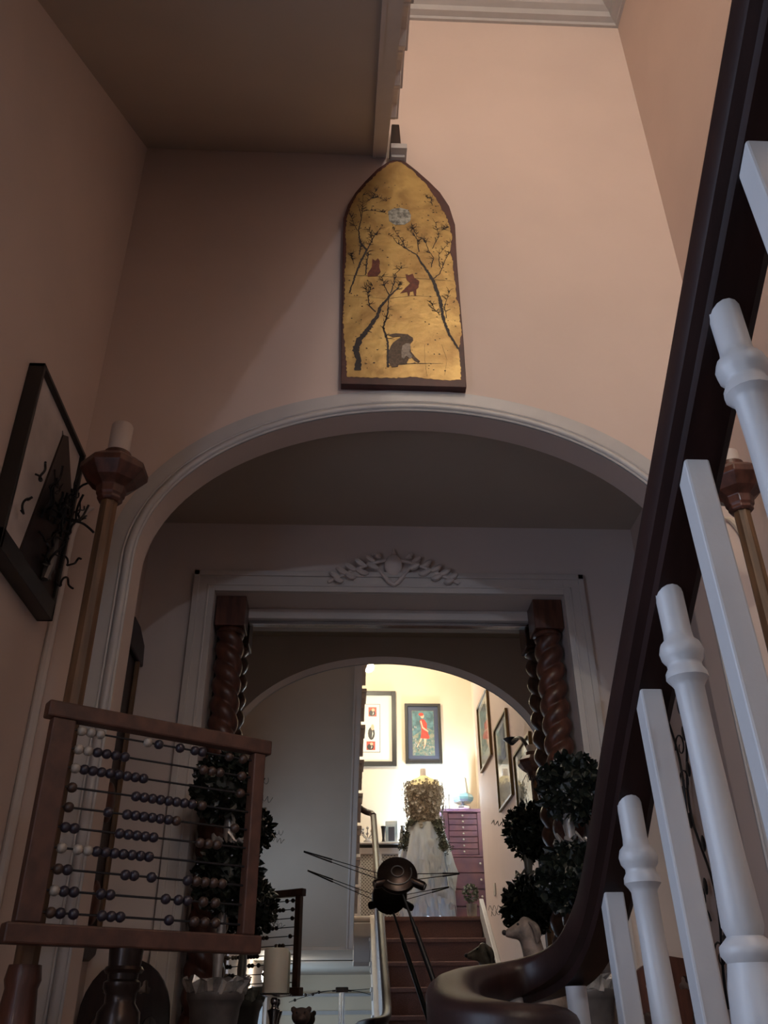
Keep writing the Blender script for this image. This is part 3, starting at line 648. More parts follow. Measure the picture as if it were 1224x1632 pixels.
# ================================================================= BRANCH RELIEF PICTURE ON LEFT WALL
bp = empty('shadow_box_picture', (XL, 1.9, 2.36), 'tilted-looking framed relief of twisting twigs on the left wall, pale above and black below', 'picture')
yA, yB, zA, zB = 1.70, 2.105, 2.365, 2.885
fr = MB()
for a, b in (((XL, yA, zA), (XL+.040, yA+.012, zB)), ((XL, yB-.012, zA), (XL+.040, yB, zB)), ((XL, yA, zA), (XL+.040, yB, zA+.05)), ((XL, yA, zB-.012), (XL+.040, yB, zB))): fr.box(a, b)
fr.build('frame', M['fblack'], bp, bev=.002)
MB().box((XL+.004, yA+.01, zA+.045), (XL+.026, yB-.01, zB-.01)).build('pale_backing', M['chalk'], bp)
MB().prism([(yB-.012, zB-.16), (yB-.012, zA+.05), (yA+.13, zA+.05), (yA+.235, zB-.05), (yA+.27, zB-.03)], 'x', XL+.020, XL+.031).build('black_panel', M['dark'], bp, bev=.002)
random.seed(11)
def squiggle(p, d, L_, n=9, amp=.35):
    P = [Vector(p)]; d = Vector(d).normalized(); ph = random.uniform(0, 6)
    for i in range(n):
        e_ = Vector((.3*sin(ph+i*1.5), sin(ph+i*1.2), cos(ph*1.7+i*.8)))*amp*2.2
        P.append(P[-1] + (d+e_).normalized()*L_/n)
    return P
for q in range(16):
    p = (XL+.036, random.uniform(yA+.16, yB-.05), random.uniform(zA+.10, zB-.22)); d = (.25, random.choice((-1, 1))*random.uniform(.3, 1), random.uniform(-.1, 1))
    m_ = MB(); P = squiggle(p, d, random.uniform(.10, .20)); nP = len(P); m_.tube(smooth([tuple(v) for v in P], 1), .0032, 6)
    b_ = P[nP//2]; m_.tube(smooth([tuple(v) for v in squiggle(b_, (.2, random.uniform(-1, 1), 1), .07, 6)], 1), .002, 5)
    m_.build('twig', M['black'], bp, smooth=True)
for q, (yy, zz, sy_) in enumerate(((1.80, 2.62, -1), (1.77, 2.50, -1), (2.10, 2.66, 1), (2.09, 2.55, 1), (2.08, 2.47, 1))):
    m_ = MB(); m_.tube(smooth([tuple(v) for v in squiggle((XL+.036, yy, zz), (.5, sy_*.9, .35), .12, 10, .8)], 1), .003, 6); m_.build('twig', M['black'], bp, smooth=True)
m_ = MB()
m_.tube([(XL+.040, 1.99, 2.43), (XL+.044, 1.995, 2.47), (XL+.046, 2.0, 2.51), (XL+.042, 2.012, 2.56)], [.010, .013, .010, .004], 8)
for dz, dy in ((.01, -.05), (.03, .04), (.0, .02), (.02, -.02)): m_.tube([(XL+.044, 1.995, 2.46+dz), (XL+.046, 1.995+dy, 2.44+dz)], [.004, .002], 6)
m_.build('pewter_figure', M['pot'], bp, smooth=True, label='small pewter figure among the twigs')
# faint leaf drawing near the top of the pale mount
MB().prism([(1.93, 2.845), (1.965, 2.83), (1.99, 2.79), (2.0, 2.755), (1.985, 2.76), (1.955, 2.79), (1.94, 2.81)], 'x', XL+.0255, XL+.0275).build('leaf_cutout', M['moon'], bp)

# ================================================================= CONSOLE AND THINGS ON IT
CT = 1.385
cn = empty('console_table', (.19, 2.97, ZF), 'dark wooden console table under the mirror, below the pots', 'table')
MB().box((-.475, 2.80, CT-.03), (.805, 3.297, CT)).build('tabletop', M['dark'], cn, bev=.004)
MB().box((-.455, 2.83, CT-.11), (.785, 3.08, CT-.03)).build('apron', M['dark'], cn)
for x in (-.435, .765):
    for y in (2.84, 3.06):
        m_ = MB(); m_.lathe((x, y, ZF), [(.02, 0), (.028, .05), (.02, .09), (.026, .4), (.018, .6), (.03, .78), (.03, .81)], 14); m_.build('leg', M['dark'], cn, smooth=True)

random.seed(5)
def leafball(mb, c, r, n, size, sq=(1, 1, 1)):
    for i in range(n):
        t = math.acos(random.uniform(-1, 1)); p = random.uniform(0, 2*pi); rr = r*random.uniform(.78, 1.06)
        d = Vector((sin(t)*cos(p)*sq[0], sin(t)*sin(p)*sq[1], cos(t)*sq[2])); q = Vector(c) + d*rr
        ax = (d.normalized() + Vector((random.gauss(0, .7), random.gauss(0, .7), random.gauss(0, .7)))).normalized()
        sd = ax.cross(Vector((random.random(), random.random(), random.random()))).normalized(); up = ax.cross(sd)
        s_ = size*random.uniform(.7, 1.35); w = s_*.36
        mb.add([q - ax*s_*.4, q - ax*.1*s_ + sd*w + up*s_*.1, q + ax*s_*.3 + sd*w*.8 + up*s_*.12, q + ax*s_*.65, q + ax*s_*.3 - sd*w*.8 + up*s_*.12, q - ax*.1*s_ - sd*w + up*s_*.1, q + ax*.1*s_],
               [(0, 1, 6), (1, 2, 6), (2, 3, 6), (3, 4, 6), (4, 5, 6), (5, 0, 6)])
def topiary(cx, cy, label, side):
    t = empty('topiary', (cx, cy, CT), label, 'topiary', 'two-ball leafy topiaries in front of the mirror')
    balls = [((cx+.025*side, cy, 2.145), .108), ((cx-.010*side, cy, 1.865), .104)]
    for c, r in balls:
        m_ = MB(); m_.sphere(c, r*.80, 18, 12); leafball(m_, c, r, 620, .027); m_.build('foliage', M['leaf'], t, kind='stuff')
    m_ = MB()
    for c, r in balls:
        for i in range(42):
            a = random.uniform(0, 2*pi); b = random.uniform(-1, 1); q = sqrt(1-b*b)
            m_.sphere((c[0]+r*1.02*q*cos(a), c[1]+r*1.02*q*sin(a), c[2]+r*1.02*b), random.uniform(.0018, .0048), 6, 4)
    m_.build('frosted_beads', M['berry'], t, smooth=True, kind='stuff')
    for c, r in balls:
        for q in range(2):
            a = (0 if side < 0 else pi) + random.uniform(-.9, .9); P = []; dz_ = random.uniform(-.6, .3)
            for i in range(26):
                s_ = i/25; o_ = Vector((cos(a), sin(a)*.4, dz_)).normalized(); base = Vector(c)+o_*(r+.005+.05*s_); e1 = o_.cross(Vector((.1, .9, .3))).normalized(); e2 = o_.cross(e1)
                P.append(base + e1*.009*cos(i*.75) + e2*.009*sin(i*.75))
            w = MB(); w.tube(P, .0009, 4); w.build('curly_wire', M['black'], t, smooth=True)
    m_ = MB(); m_.lathe((cx, cy, CT), [(.012, .12), (.013, .2), (.017, .27), (.013, .34), (.012, .40), (.014, .6), (.019, .64), (.014, .68), (.012, .78)], 12, 0, lambda q, z: 1+.12*sin(3*q+z*60)); m_.build('ribbon_stem', M['ribbon'], t, smooth=True)
    m_ = MB()
    for i in range(9):
        a = i*2*pi/9; P = [(cx+.02*cos(a), cy+.02*sin(a), 1.965), (cx+.05*cos(a), cy+.05*sin(a), 1.985+.01*sin(i*3)), (cx+.058*cos(a+.4), cy+.058*sin(a+.4), 1.965)]; m_.tube(P, [.004, .007, .003], 5)
    m_.build('ribbon_bow', M['ribbon'], t, smooth=True)
    m_ = MB(); m_.lathe((cx, cy, CT), [(.045, 0), (.055, .01), (.066, .07), (.074, .13), (.080, .145), (.084, .150), (.084, .166), (.078, .170), (.066, .160)], 28); m_.build('pot', M['pot'], t, smooth=True)
    # crinkled clear wrap standing up round the rim
    vs = []; n = 40
    for j, (rr, z) in enumerate(((.060, .150), (.082, .165), (.092, .195), (.096, .205))):
        for k in range(n): a = 2*pi*k/n; r2 = rr*(1+.07*sin(k*2.4+j)+random.uniform(-.05, .05)); vs.append((cx+r2*cos(a), cy+r2*sin(a), CT+z+random.uniform(-.006, .007)*(j > 0)))
    m_ = MB(); m_.add(vs, [(j*n+k, j*n+(k+1) % n, (j+1)*n+(k+1) % n, (j+1)*n+k) for j in range(3) for k in range(n)]); m_.build('crinkled_wrap', M['cello'], t, label='shiny crinkled wrap around the pot rim')
    m_ = MB(); leafball(m_, (cx, cy, CT+.165), .055, 90, .02, (1, 1, .4)); m_.build('moss', M['herb'], t, kind='stuff')
topiary(-.365, 2.94, 'dark leafy two-ball topiary behind the abacus, left of the mirror', -1)
topiary(.740, 2.94, 'dark glittering two-ball topiary at the right of the mirror, above the handrail curve', 1)

# candle on a silver candlestick
cd = empty('silver_candlestick', (-.212, 3.235, CT), 'small polished silver candlestick on the table, centre left', 'candlestick')
m_ = MB(); m_.lathe((-.212, 3.235, CT), [(.045, 0), (.045, .006), (.02, .015), (.010, .035), (.014, .05), (.010, .06), (.009, .070), (.013, .10), (.020, .123), (.021, .127), (.010, .132), (.007, .14), (.012, .148), (.012, .158), (.008, .163)], 20); m_.build('stem', M['chrome'], cd, smooth=True)
m_ = MB(); m_.lathe((-.212, 3.235, CT+.166), [(.010, 0), (.050, .004), (.052, .008), (.044, .0095)], 28); m_.build('drip_pan', M['chrome'], cd, smooth=True)
m_ = MB(); m_.lathe((-.212, 3.235, CT+.1757), [(.039, 0), (.0405, .004), (.0405, .124), (.037, .130), (.010, .127), (.005, .126)], 32); m_.tube([(-.212, 3.235, CT+.300), (-.211, 3.235, CT+.315)], .0014, 6)
o = m_.build('pillar_candle', M['wax'], None, smooth=True); tag(o, 'thick ivory pillar candle on the silver candlestick', 'candle')

# hub with needle rods
hb = empty('rod_sculpture', (.30, 2.99, CT), 'dark metal disc hub with short barrels and long needle rods on a slanting leg', 'sculpture')
hc = Vector((.181, 3.045, 1.889))
rx = Matrix.Rotation(math.radians(62), 3, 'X')
m_ = MB(); m_.lathe((0, 0, 0), [(.030, -.030), (.060, -.022), (.078, -.012), (.082, 0), (.078, .010), (.058, .018), (.030, .022), (.012, .024)], 32); m_.v = [tuple(rx @ Vector(v)*.82 + hc) for v in m_.v]; m_.build('hub', M['bronze'], hb, smooth=True)
m_ = MB(); m_.tube([tuple(rx @ Vector((.046*cos(t*.16-2.4), .046*sin(t*.16-2.4), .018)) + hc) for t in range(18)], .0022, 6); m_.build('hub_ring', M['pot'], hb, smooth=True)
m_ = MB(); m_.tube([tuple(rx @ Vector((.020*cos(t*pi/8), .020*sin(t*pi/8), .021)) + hc) for t in range(17)], .002, 6); m_.build('inner_ring', M['pot'], hb, smooth=True)
for a, b in (((.22, 3.035, 1.872), (.268, 3.02, 1.850)), ((.145, 3.035, 1.868), (.105, 3.02, 1.858))):
    a, b = Vector(a), Vector(b)
    bb = MB(); bb.tube([tuple(a+(b-a)*q) for q in (-.6, .0, .05, .9, 1.0)], [.010, .010, .0145, .0145, .012], 14); ob = bb.build('barrel', M['bronze'], hb, smooth=True)
    e_ = MB(); e_.tube([tuple(b), tuple(b+(b-a)*.04)], .0105, 14); e_.build('lens', M['chrome'], ob, smooth=True)
for dz in (0, -.018):
    for tip in ((-.131, 3.10, 1.973), (.395, 3.14, 1.909)):
        tip = Vector(tip) + Vector((.002, 0, dz*.15)); s_ = hc + Vector(((.05 if tip.x > 0 else -.05) + (0.1 if tip.x > .2 else 0)*0, 0, dz+.004)); s_.x = hc.x + (.055 if tip.x > .2 else -.055)
        r_ = MB(); mid = s_ + (tip-s_)*.62; r_.tube([tuple(s_), tuple(mid), tuple(mid+(tip-s_)*.01), tuple(tip)], [.0014, .0014, .0030, .0018], 8); r_.build('needle_rod', M['black'], hb, smooth=True)
for sx_, ex in ((.195, .300), ):
    l_ = MB(); a = Vector((sx_, 3.03, 1.835)); b = Vector((.345, 2.985, CT+.03)); l_.tube([tuple(a+(b-a)*q) for q in (0, .18, .19, .24, .25, 1)], [.004, .004, .006, .006, .0085, .0095], 12); l_.build('leg_rod', M['black'], hb, smooth=True)
m_ = MB(); m_.lathe((.345, 2.985, CT), [(.06, 0), (.06, .012), (.02, .02), (.014, .035)], 24); m_.build('foot', M['black'], hb, smooth=True)

# seated stone dog
dg = empty('dog_statue', (.585, 2.86, CT), 'seated speckled stone dog looking up to the left, behind the handrail', 'statue')
m_ = MB()
def chain(mb, pts, rad, n=14):
    P = []; R = []
    for i in range(len(pts)-1):
        for j in range(4):
            t = j/4; P.append(Vector(pts[i])*(1-t)+Vector(pts[i+1])*t); R.append(rad[i]*(1-t)+rad[i+1]*t)
    P.append(Vector(pts[-1])); R.append(rad[-1])
    for _ in range(2):
        P = [P[0]]+[(P[i-1]+P[i]*2+P[i+1])/4 for i in range(1, len(P)-1)]+[P[-1]]; R = [R[0]]+[(R[i-1]+R[i]*2+R[i+1])/4 for i in range(1, len(R)-1)]+[R[-1]]
    mb.tube(P, R, n)
chain(m_, [(.618, 2.862, 1.398), (.616, 2.862, 1.45), (.604, 2.862, 1.53), (.585, 2.86, 1.585), (.572, 2.855, 1.64), (.563, 2.855, 1.685), (.552, 2.855, 1.712), (.536, 2.853, 1.715)], [.040, .056, .054, .044, .033, .031, .036, .030])   # rump, chest, neck, skull
chain(m_, [(.556, 2.855, 1.708), (.530, 2.852, 1.704), (.508, 2.850, 1.700), (.492, 2.848, 1.698), (.487, 2.848, 1.698)], [.033, .025, .016, .012, .006])     # muzzle
for dy in (-.028, .028):
    chain(m_, [(.590, 2.865+dy, 1.58), (.572, 2.862+dy, 1.50), (.560, 2.862+dy, 1.42), (.555, 2.862+dy, 1.398), (.530, 2.862+dy, 1.396)], [.030, .020, .015, .014, .010], 10)
    chain(m_, [(.620, 2.860+dy*1.2, 1.44), (.575, 2.858+dy*1.4, 1.43), (.590, 2.858+dy*1.4, 1.398), (.550, 2.858+dy*1.4, 1.396)], [.038, .028, .014, .010], 10)
chain(m_, [(.64, 2.84, 1.402), (.655, 2.82, 1.396), (.64, 2.808, 1.394)], [.014, .010, .004], 8)
dob = m_.build('body', M['dog'], dg, smooth=True)
md = dob.modifiers.new('remesh', 'REMESH'); md.mode = 'VOXEL'; md.voxel_size = .005; md.use_smooth_shade = True
md2 = dob.modifiers.new('smooth', 'SMOOTH'); md2.iterations = 4; md2.factor = .6
for dy in (-.027, .030):
    e_ = MB(); chain(e_, [(.560, 2.855+dy, 1.728), (.574, 2.855+dy*1.35, 1.715), (.580, 2.855+dy*1.45, 1.690), (.576, 2.855+dy*1.3, 1.670)], [.007, .012, .011, .003], 8); e_.build('ear', M['dog'], dg, smooth=True)
    e_ = MB(); e_.sphere((.527, 2.853+dy*.62, 1.722), .0042, 8, 6); e_.build('eye', M['ink'], dg, smooth=True)
e_ = MB(); e_.sphere((.4865, 2.848, 1.7005), .0078, 10, 8); e_.build('nose', M['ink'], dg, smooth=True)

# dark bear-like animal figurine
br = empty('animal_figurine', (-.115, 3.0, CT), 'small dark brown animal figure with rounded ears at the bottom edge, left of the rail', 'figurine')
m_ = MB(); m_.sphere((-.115, 3.0, CT+.045), .036, 16, 12, (1, .9, 1.05)); m_.sphere((-.115, 2.998, CT+.106), .027, 16, 12, (1.05, .95, .9)); m_.sphere((-.112, 2.970, CT+.100), .014, 12, 8, (1, 1.2, .8))
for dx in (-.023, .023): m_.sphere((-.115+dx, 3.0, CT+.124), .009, 10, 8, (1, .6, 1)); m_.sphere((-.115+dx*1.2, 2.98, CT+.055), .013, 10, 8, (.8, 1, 2)); m_.sphere((-.115+dx, 2.965, CT+.014), .014, 10, 8, (1, 1.7, 1))
o = m_.build('body', M['bear'], br, smooth=True); md = o.modifiers.new('remesh', 'REMESH'); md.mode = 'VOXEL'; md.voxel_size = .003; md.use_smooth_shade = True
for dx in (-.012, .012): e_ = MB(); e_.sphere((-.115+dx, 2.968, CT+.116), .003, 8, 6); e_.build('eye', M['ink'], br, smooth=True)

# ================================================================= GOTHIC HALL CHAIRS
def curvemesh(name, outer, holes, y0, th, material, parent):
    cu = bpy.data.curves.new(name, 'CURVE'); cu.dimensions = '2D'; cu.fill_mode = 'BOTH'; cu.extrude = th/2
    for P in [outer]+holes:
        s_ = cu.splines.new('POLY'); s_.points.add(len(P)-1)
        for i, p in enumerate(P): s_.points[i].co = (p[0], p[1], 0, 1)
        s_.use_cyclic_u = True
    to = bpy.data.objects.new('tmp', cu); COL.objects.link(to); dg_ = bpy.context.evaluated_depsgraph_get(); dg_.update()
    me = bpy.data.meshes.new_from_object(to.evaluated_get(dg_)); bpy.data.objects.remove(to)
    me.name = name; me.materials.clear(); me.materials.append(material)
    o = bpy.data.objects.new(name, me); COL.objects.link(o); o.parent = parent
    me.transform(Matrix(((1, 0, 0, 0), (0, 0, -1, y0), (0, 1, 0, 0), (0, 0, 0, 1))))
    return o
def trefoil(x, z, r):
    P = []
    for i in range(3):
        a = pi/2 + i*2*pi/3; c = (x+r*.62*cos(a), z+r*.62*sin(a))
        for j in range(9): q = a - 1.9 + 3.8*j/8; P.append((c[0]+r*.5*cos(q), c[1]+r*.5*sin(q)))
    return P
def lancet(x, z0, z1, w):
    P = [(x-w, z0), (x+w, z0), (x+w, z1-w*1.3)] + [(x+w*cos(t), z1-w*1.3+w*1.3*sin(t)) for t in (.4, .8, 1.2, pi/2, 1.94, 2.34, 2.74)] + [(x-w, z1-w*1.3)]
    return P
def chair(cx, label, round_top):
    t = empty('hall_chair', (cx, 2.95, ZF), label, 'chair', 'gothic hall chairs either side of the table')
    w = .135; zt = 1.185; zs = .44
    if round_top: outer = [(-w, zs), (w, zs), (w, zt-.16)] + [(w*cos(a), zt-.16+.16*sin(a)) for a in [i*pi/14 for i in range(1, 14)]] + [(-w, zt-.16)]
    else: outer = [(-w, zs), (w, zs), (w, zt-.07), (w*.50, zt-.01), (0, zt), (-w*.55, zt-.03), (-w, zt-.07)]
    holes = [trefoil(-.052, zt-.080, .020), trefoil(.052, zt-.080, .020)] + [lancet(x, zs+.12, zt-.155, .022) for x in (-.078, 0, .078)]
    o = curvemesh('pierced_back', outer, holes, 3.04, .022, M['wood'] if not round_top else M['dark'], t)
    o.location = (0, -2.95, 0)
    T = t.location
    def P(mb): mb.v = [(v[0]+T.x, v[1], v[2]+T.z) for v in mb.v]; return mb
    P(MB().box((-.14, 2.72, .42), (.14, 3.06, .45))).build('seat', M['dark'], t, bev=.006)
    for x in (-.125, .125):
        for y in (2.75, 3.03): P(MB().box((x-.018, y-.018, 0), (x+.018, y+.018, .42))).build('leg', M['dark'], t, bev=.004)
chair(-.645, 'dark gothic chair with rounded pierced back under the abacus at far left', True)
chair(1.02, 'red-brown gothic chair with pierced trefoil back seen between the right balusters', False)

# tall carved panels on the lobby side walls
pl = empty('tall_wall_hanging', (XL+.02, 2.86, 1.64), 'tall narrow dark carved wood hanging behind the left arch jamb', 'wall hanging')
MB().box((XL+.001, 2.84, 1.70), (XL+.028, 3.075, 2.62)).build('board', M['dark'], pl, bev=.004)
m_ = MB(); m_.prism([(2.80, 2.62), (2.82, 2.66), (2.90, 2.735), (2.99, 2.735), (3.09, 2.70), (3.11, 2.62)], 'x', XL+.001, XL+.045); m_.build('stepped_cap', M['dark'], pl, bev=.006)
for y in (2.86, 3.055): m_ = MB(); m_.tube([(XL+.034, y, 1.70), (XL+.034, y, 2.62)], .011, 8); m_.build('side_rod', M['oak'], pl, smooth=True)
m_ = MB(); m_.prism([(2.84, 1.70), (3.075, 1.70), (3.06, 1.66), (3.0, 1.64), (2.92, 1.64), (2.86, 1.66)], 'x', XL+.001, XL+.036); m_.build('rounded_foot', M['dark'], pl, bev=.004)
for z in (1.80, 2.1): m_ = MB(); m_.sphere((XL+.03, 2.96, z), .05, 14, 8, (.4, .8, 1.3)); m_.build('carved_boss', M['wood'], pl, smooth=True)

vn = empty('iron_vine_panel', (XR-.03, 2.94, 1.45), 'black wrought-iron vine scrolls behind the right white balusters', 'ironwork')
random.seed(21)
for k in range(3):
    P = [(XR-.022 - .006*sin(i), 2.84+.085*k + .035*sin(i*.8+k*2), 1.50+1.08*i/14) for i in range(15)]
    m_ = MB(); m_.tube(smooth(P, 1), .0042, 6); m_.build('vine_stem', M['black'], vn, smooth=True)
for k in range(11):
    cy, cz = random.uniform(2.83, 3.05), 1.56+.09*k+random.uniform(-.02, .02); s_ = random.choice((-1, 1)); P = []
    for i in range(16): a = i*.5; r_ = .048*(1-i/18); P.append((XR-.024, cy+s_*r_*cos(a), cz+r_*sin(a)))
    m_ = MB(); m_.tube(P, [.0034*(1-.5*i/16) for i in range(16)], 6); m_.build('scroll', M['black'], vn, smooth=True)
    m_ = MB(); m_.sphere((XR-.026, cy-s_*.055, cz+.03), .026, 12, 8, (.18, .6, 1)); m_.build('iron_leaf', M['black'], vn, smooth=True)

# gilt-edged picture on the right wall, only its edge in view
pc = empty('right_wall_picture', (XR, 1.62, 2.05), 'narrow edge of a dark and gold framed picture at the right border', 'picture')
for a, b in (((XR-.022, 1.50, 2.10), (XR-.001, 1.53, 2.58)), ((XR-.022, 1.72, 2.10), (XR-.001, 1.75, 2.58)), ((XR-.022, 1.50, 2.58), (XR-.001, 1.75, 2.61)), ((XR-.022, 1.50, 2.07), (XR-.001, 1.75, 2.10))): MB().box(a, b).build('frame_bar', M['fgold'], pc, bev=.003)
MB().box((XR-.012, 1.53, 2.10), (XR-.002, 1.72, 2.58)).build('dark_picture', M['dark'], pc)

# ================================================================= LANDING (seen in the mirror)
YB = -2.4
def framed(name, x0, x1, z0, z1, fw_, fm, mm_, label, group=None, dep=.03, gl=True):
    t = empty(name, ((x0+x1)/2, YB, z0), label, 'picture', group)
    for a, b in (((x0, YB+.001, z0), (x0+fw_, YB+dep, z1)), ((x1-fw_, YB+.001, z0), (x1, YB+dep, z1)), ((x0+fw_, YB+.001, z0), (x1-fw_, YB+dep, z0+fw_)), ((x0+fw_, YB+.001, z1-fw_), (x1-fw_, YB+dep, z1))): MB().box(a, b).build('frame_bar', fm, t, bev=.002)
    MB().box((x0+fw_*.8, YB+.002, z0+fw_*.8), (x1-fw_*.8, YB+.012, z1-fw_*.8)).build('mount', mm_, t)
    return t
def P2(t, name, pts, m, lev=1, lab=None):
    o = MB().prism(pts, 'y', YB+.012, YB+.0125+.0006*lev).build(name, m, t)
    if lab: o['label'] = lab
    return o
def rect(x0, z0, x1, z1): return [(x0, z0), (x1, z0), (x1, z1), (x0, z1)]
def ell(x, z, a, b, n=12): return [(x+a*cos(2*pi*i/n), z+b*sin(2*pi*i/n)) for i in range(n)]
# collage picture
t = framed('collage_picture', -.22, .545, 3.79, 4.585, .045, M['fblack'], M['pmat'], 'large dark-framed white picture of small photographs beside the upper stair edge', None)
P2(t, 'photo_sheet_border', rect(-.02, 3.930, .378, 4.445), M['fblack'], 1); P2(t, 'photo_sheet', rect(-.015, 3.935, .373, 4.44), M['pmat'], 2)
for (x0, z0, x1, z1), kk in (((.255, 4.31, .34, 4.41), 0), ((.245, 4.06, .335, 4.25), 1), ((.235, 3.955, .325, 4.045), 2), ((.12, 4.11, .215, 4.24), 3), ((.13, 3.955, .175, 4.01), 1)):
    P2(t, 'photo', rect(x0, z0, x1, z1), (M['red'], M['pmat'], M['red'], M['pmat'], )[kk], 3); w, h = x1-x0, z1-z0
    P2(t, 'photo_figure', ell(x0+w*.45, z0+h*.36, w*.40, h*.36), M['ink'], 4); P2(t, 'photo_face', ell(x0+w*.58, z0+h*.70, w*.19, h*.17), M['flesh'] if kk != 3 else M['brownp'], 5)
    P2(t, 'photo_highlight', [(x0+w*.5, z0+h*.1), (x0+w*.66, z0+h*.34), (x0+w*.58, z0+h*.5)], M['pmat'], 5)
# woman in red dress
t = framed('red_dress_picture', .638, 1.02, 3.815, 4.45, .030, M['fblack'], M['navy'], 'navy-mounted framed picture of a walking figure in a red dress above the dress form', None)
P2(t, 'print', rect(.715, 3.90, .945, 4.375), M['meadow'], 1); P2(t, 'painted_sky', [(.72, 4.10), (.78, 4.14), (.86, 4.20), (.94, 4.16), (.94, 4.37), (.72, 4.37)], M['tealp'], 2)
P2(t, 'painted_dress', [(.812, 4.285), (.845, 4.280), (.872, 4.235), (.868, 4.17), (.895, 4.09), (.885, 4.075), (.80, 4.08), (.812, 4.15), (.805, 4.22), (.795, 4.265)], M['red'], 4)
P2(t, 'painted_arm', [(.800, 4.26), (.812, 4.27), (.83, 4.20), (.885, 4.155), (.880, 4.145), (.82, 4.185)], M['flesh'], 6)
P2(t, 'painted_head', ell(.824, 4.318, .020, .026), M['flesh'], 5); P2(t, 'painted_hat', ell(.812, 4.335, .027, .018), M['red'], 6)
P2(t, 'painted_leg', [(.800, 4.085), (.82, 4.085), (.795, 4.04), (.765, 3.985), (.755, 3.99), (.785, 4.04)], M['flesh'], 3); P2(t, 'painted_leg', [(.835, 4.08), (.862, 4.08), (.855, 4.02), (.835, 3.97), (.825, 3.975), (.838, 4.02)], M['flesh'], 3)
random.seed(3)
for i in range(26): P2(t, 'painted_flower', ell(random.uniform(.725, .935), random.uniform(3.91, 4.01+.05*random.random()), .006, .007, 6), M['petal'] if i % 3 else M['brownp'], 3)
for i in range(8): P2(t, 'painted_flower', ell(random.uniform(.722, .76), random.uniform(4.0, 4.2), .006, .012, 6), M['petal'], 3)

# pictures climbing the right-hand stair wall
def wallpic(y0, y1, z0, z1, label, art):
    x = XR
    t = empty('stair_wall_picture', (x, (y0+y1)/2, z0), label, 'picture', 'brass-framed pictures on the stair wall')
    f = .018
    for a, b in (((x-.022, y0, z0), (x-.001, y0+f, z1)), ((x-.022, y1-f, z0), (x-.001, y1, z1)), ((x-.022, y0+f, z0), (x-.001, y1-f, z0+f)), ((x-.022, y0+f, z1-f), (x-.001, y1-f, z1))): MB().box(a, b).build('frame_bar', M['fgold'], t, bev=.002)
    MB().box((x-.008, y0+.012, z0+.012), (x-.003, y1-.012, z1-.012)).build('mount', M['pmat'], t)
    MB().box((x-.0095, y0+(y1-y0)*.2, z0+(z1-z0)*art[0]), (x-.0078, y1-(y1-y0)*.28, z1-(z1-z0)*art[1])).build('print', art[2], t)
    MB().box((x-.0125, y0+.012, z0+.012), (x-.0115, y1-.012, z1-.012)).build('glazing', M['pglass'], t)
greyp = mat('grey_print', (.42,.43,.38), .8, noise=.5, scale=14)
wallpic(-.86, -.28, 3.335, 3.90, 'brass-framed grey print highest on the stair wall, nearest the landing', (.2, .12, greyp))
wallpic(-.09, .475, 2.85, 3.47, 'middle brass-framed picture with reflecting glass on the stair wall', (.5, .1, greyp))
wallpic(.62, 1.20, 2.42, 3.08, 'lowest brass-framed picture on the stair wall, partly behind the twisted column', (.5, .1, greyp))
# dark iron bracket reaching over the lowest picture
m_ = MB(); m_.tube(smooth([(XR-.01, 1.22, 2.90), (XR-.05, 1.22, 3.0), (XR-.07, 1.15, 3.06), (XR-.09, 1.0, 3.07)]), .012, 8); m_.lathe((XR-.09, .99, 3.05), [(.01, 0), (.05, .035), (.055, .04)], 16); m_.tube([(XR-.01, 1.22, 2.90), (XR-.012, 1.225, 2.35)], .011, 8)
o = m_.build('wall_bracket', M['black'], None, smooth=True); tag(o, 'dark iron bracket with saucer on the stair wall at the arch edge', 'bracket')
# cream socket plate
m_ = MB(); m_.box((XR-.008, -.66, 2.345), (XR-.001, -.58, 2.43)); o = m_.build('switch_plate', M['plast'], None, bev=.003); tag(o, 'small cream switch plate low on the stair wall by the top steps', 'switch')

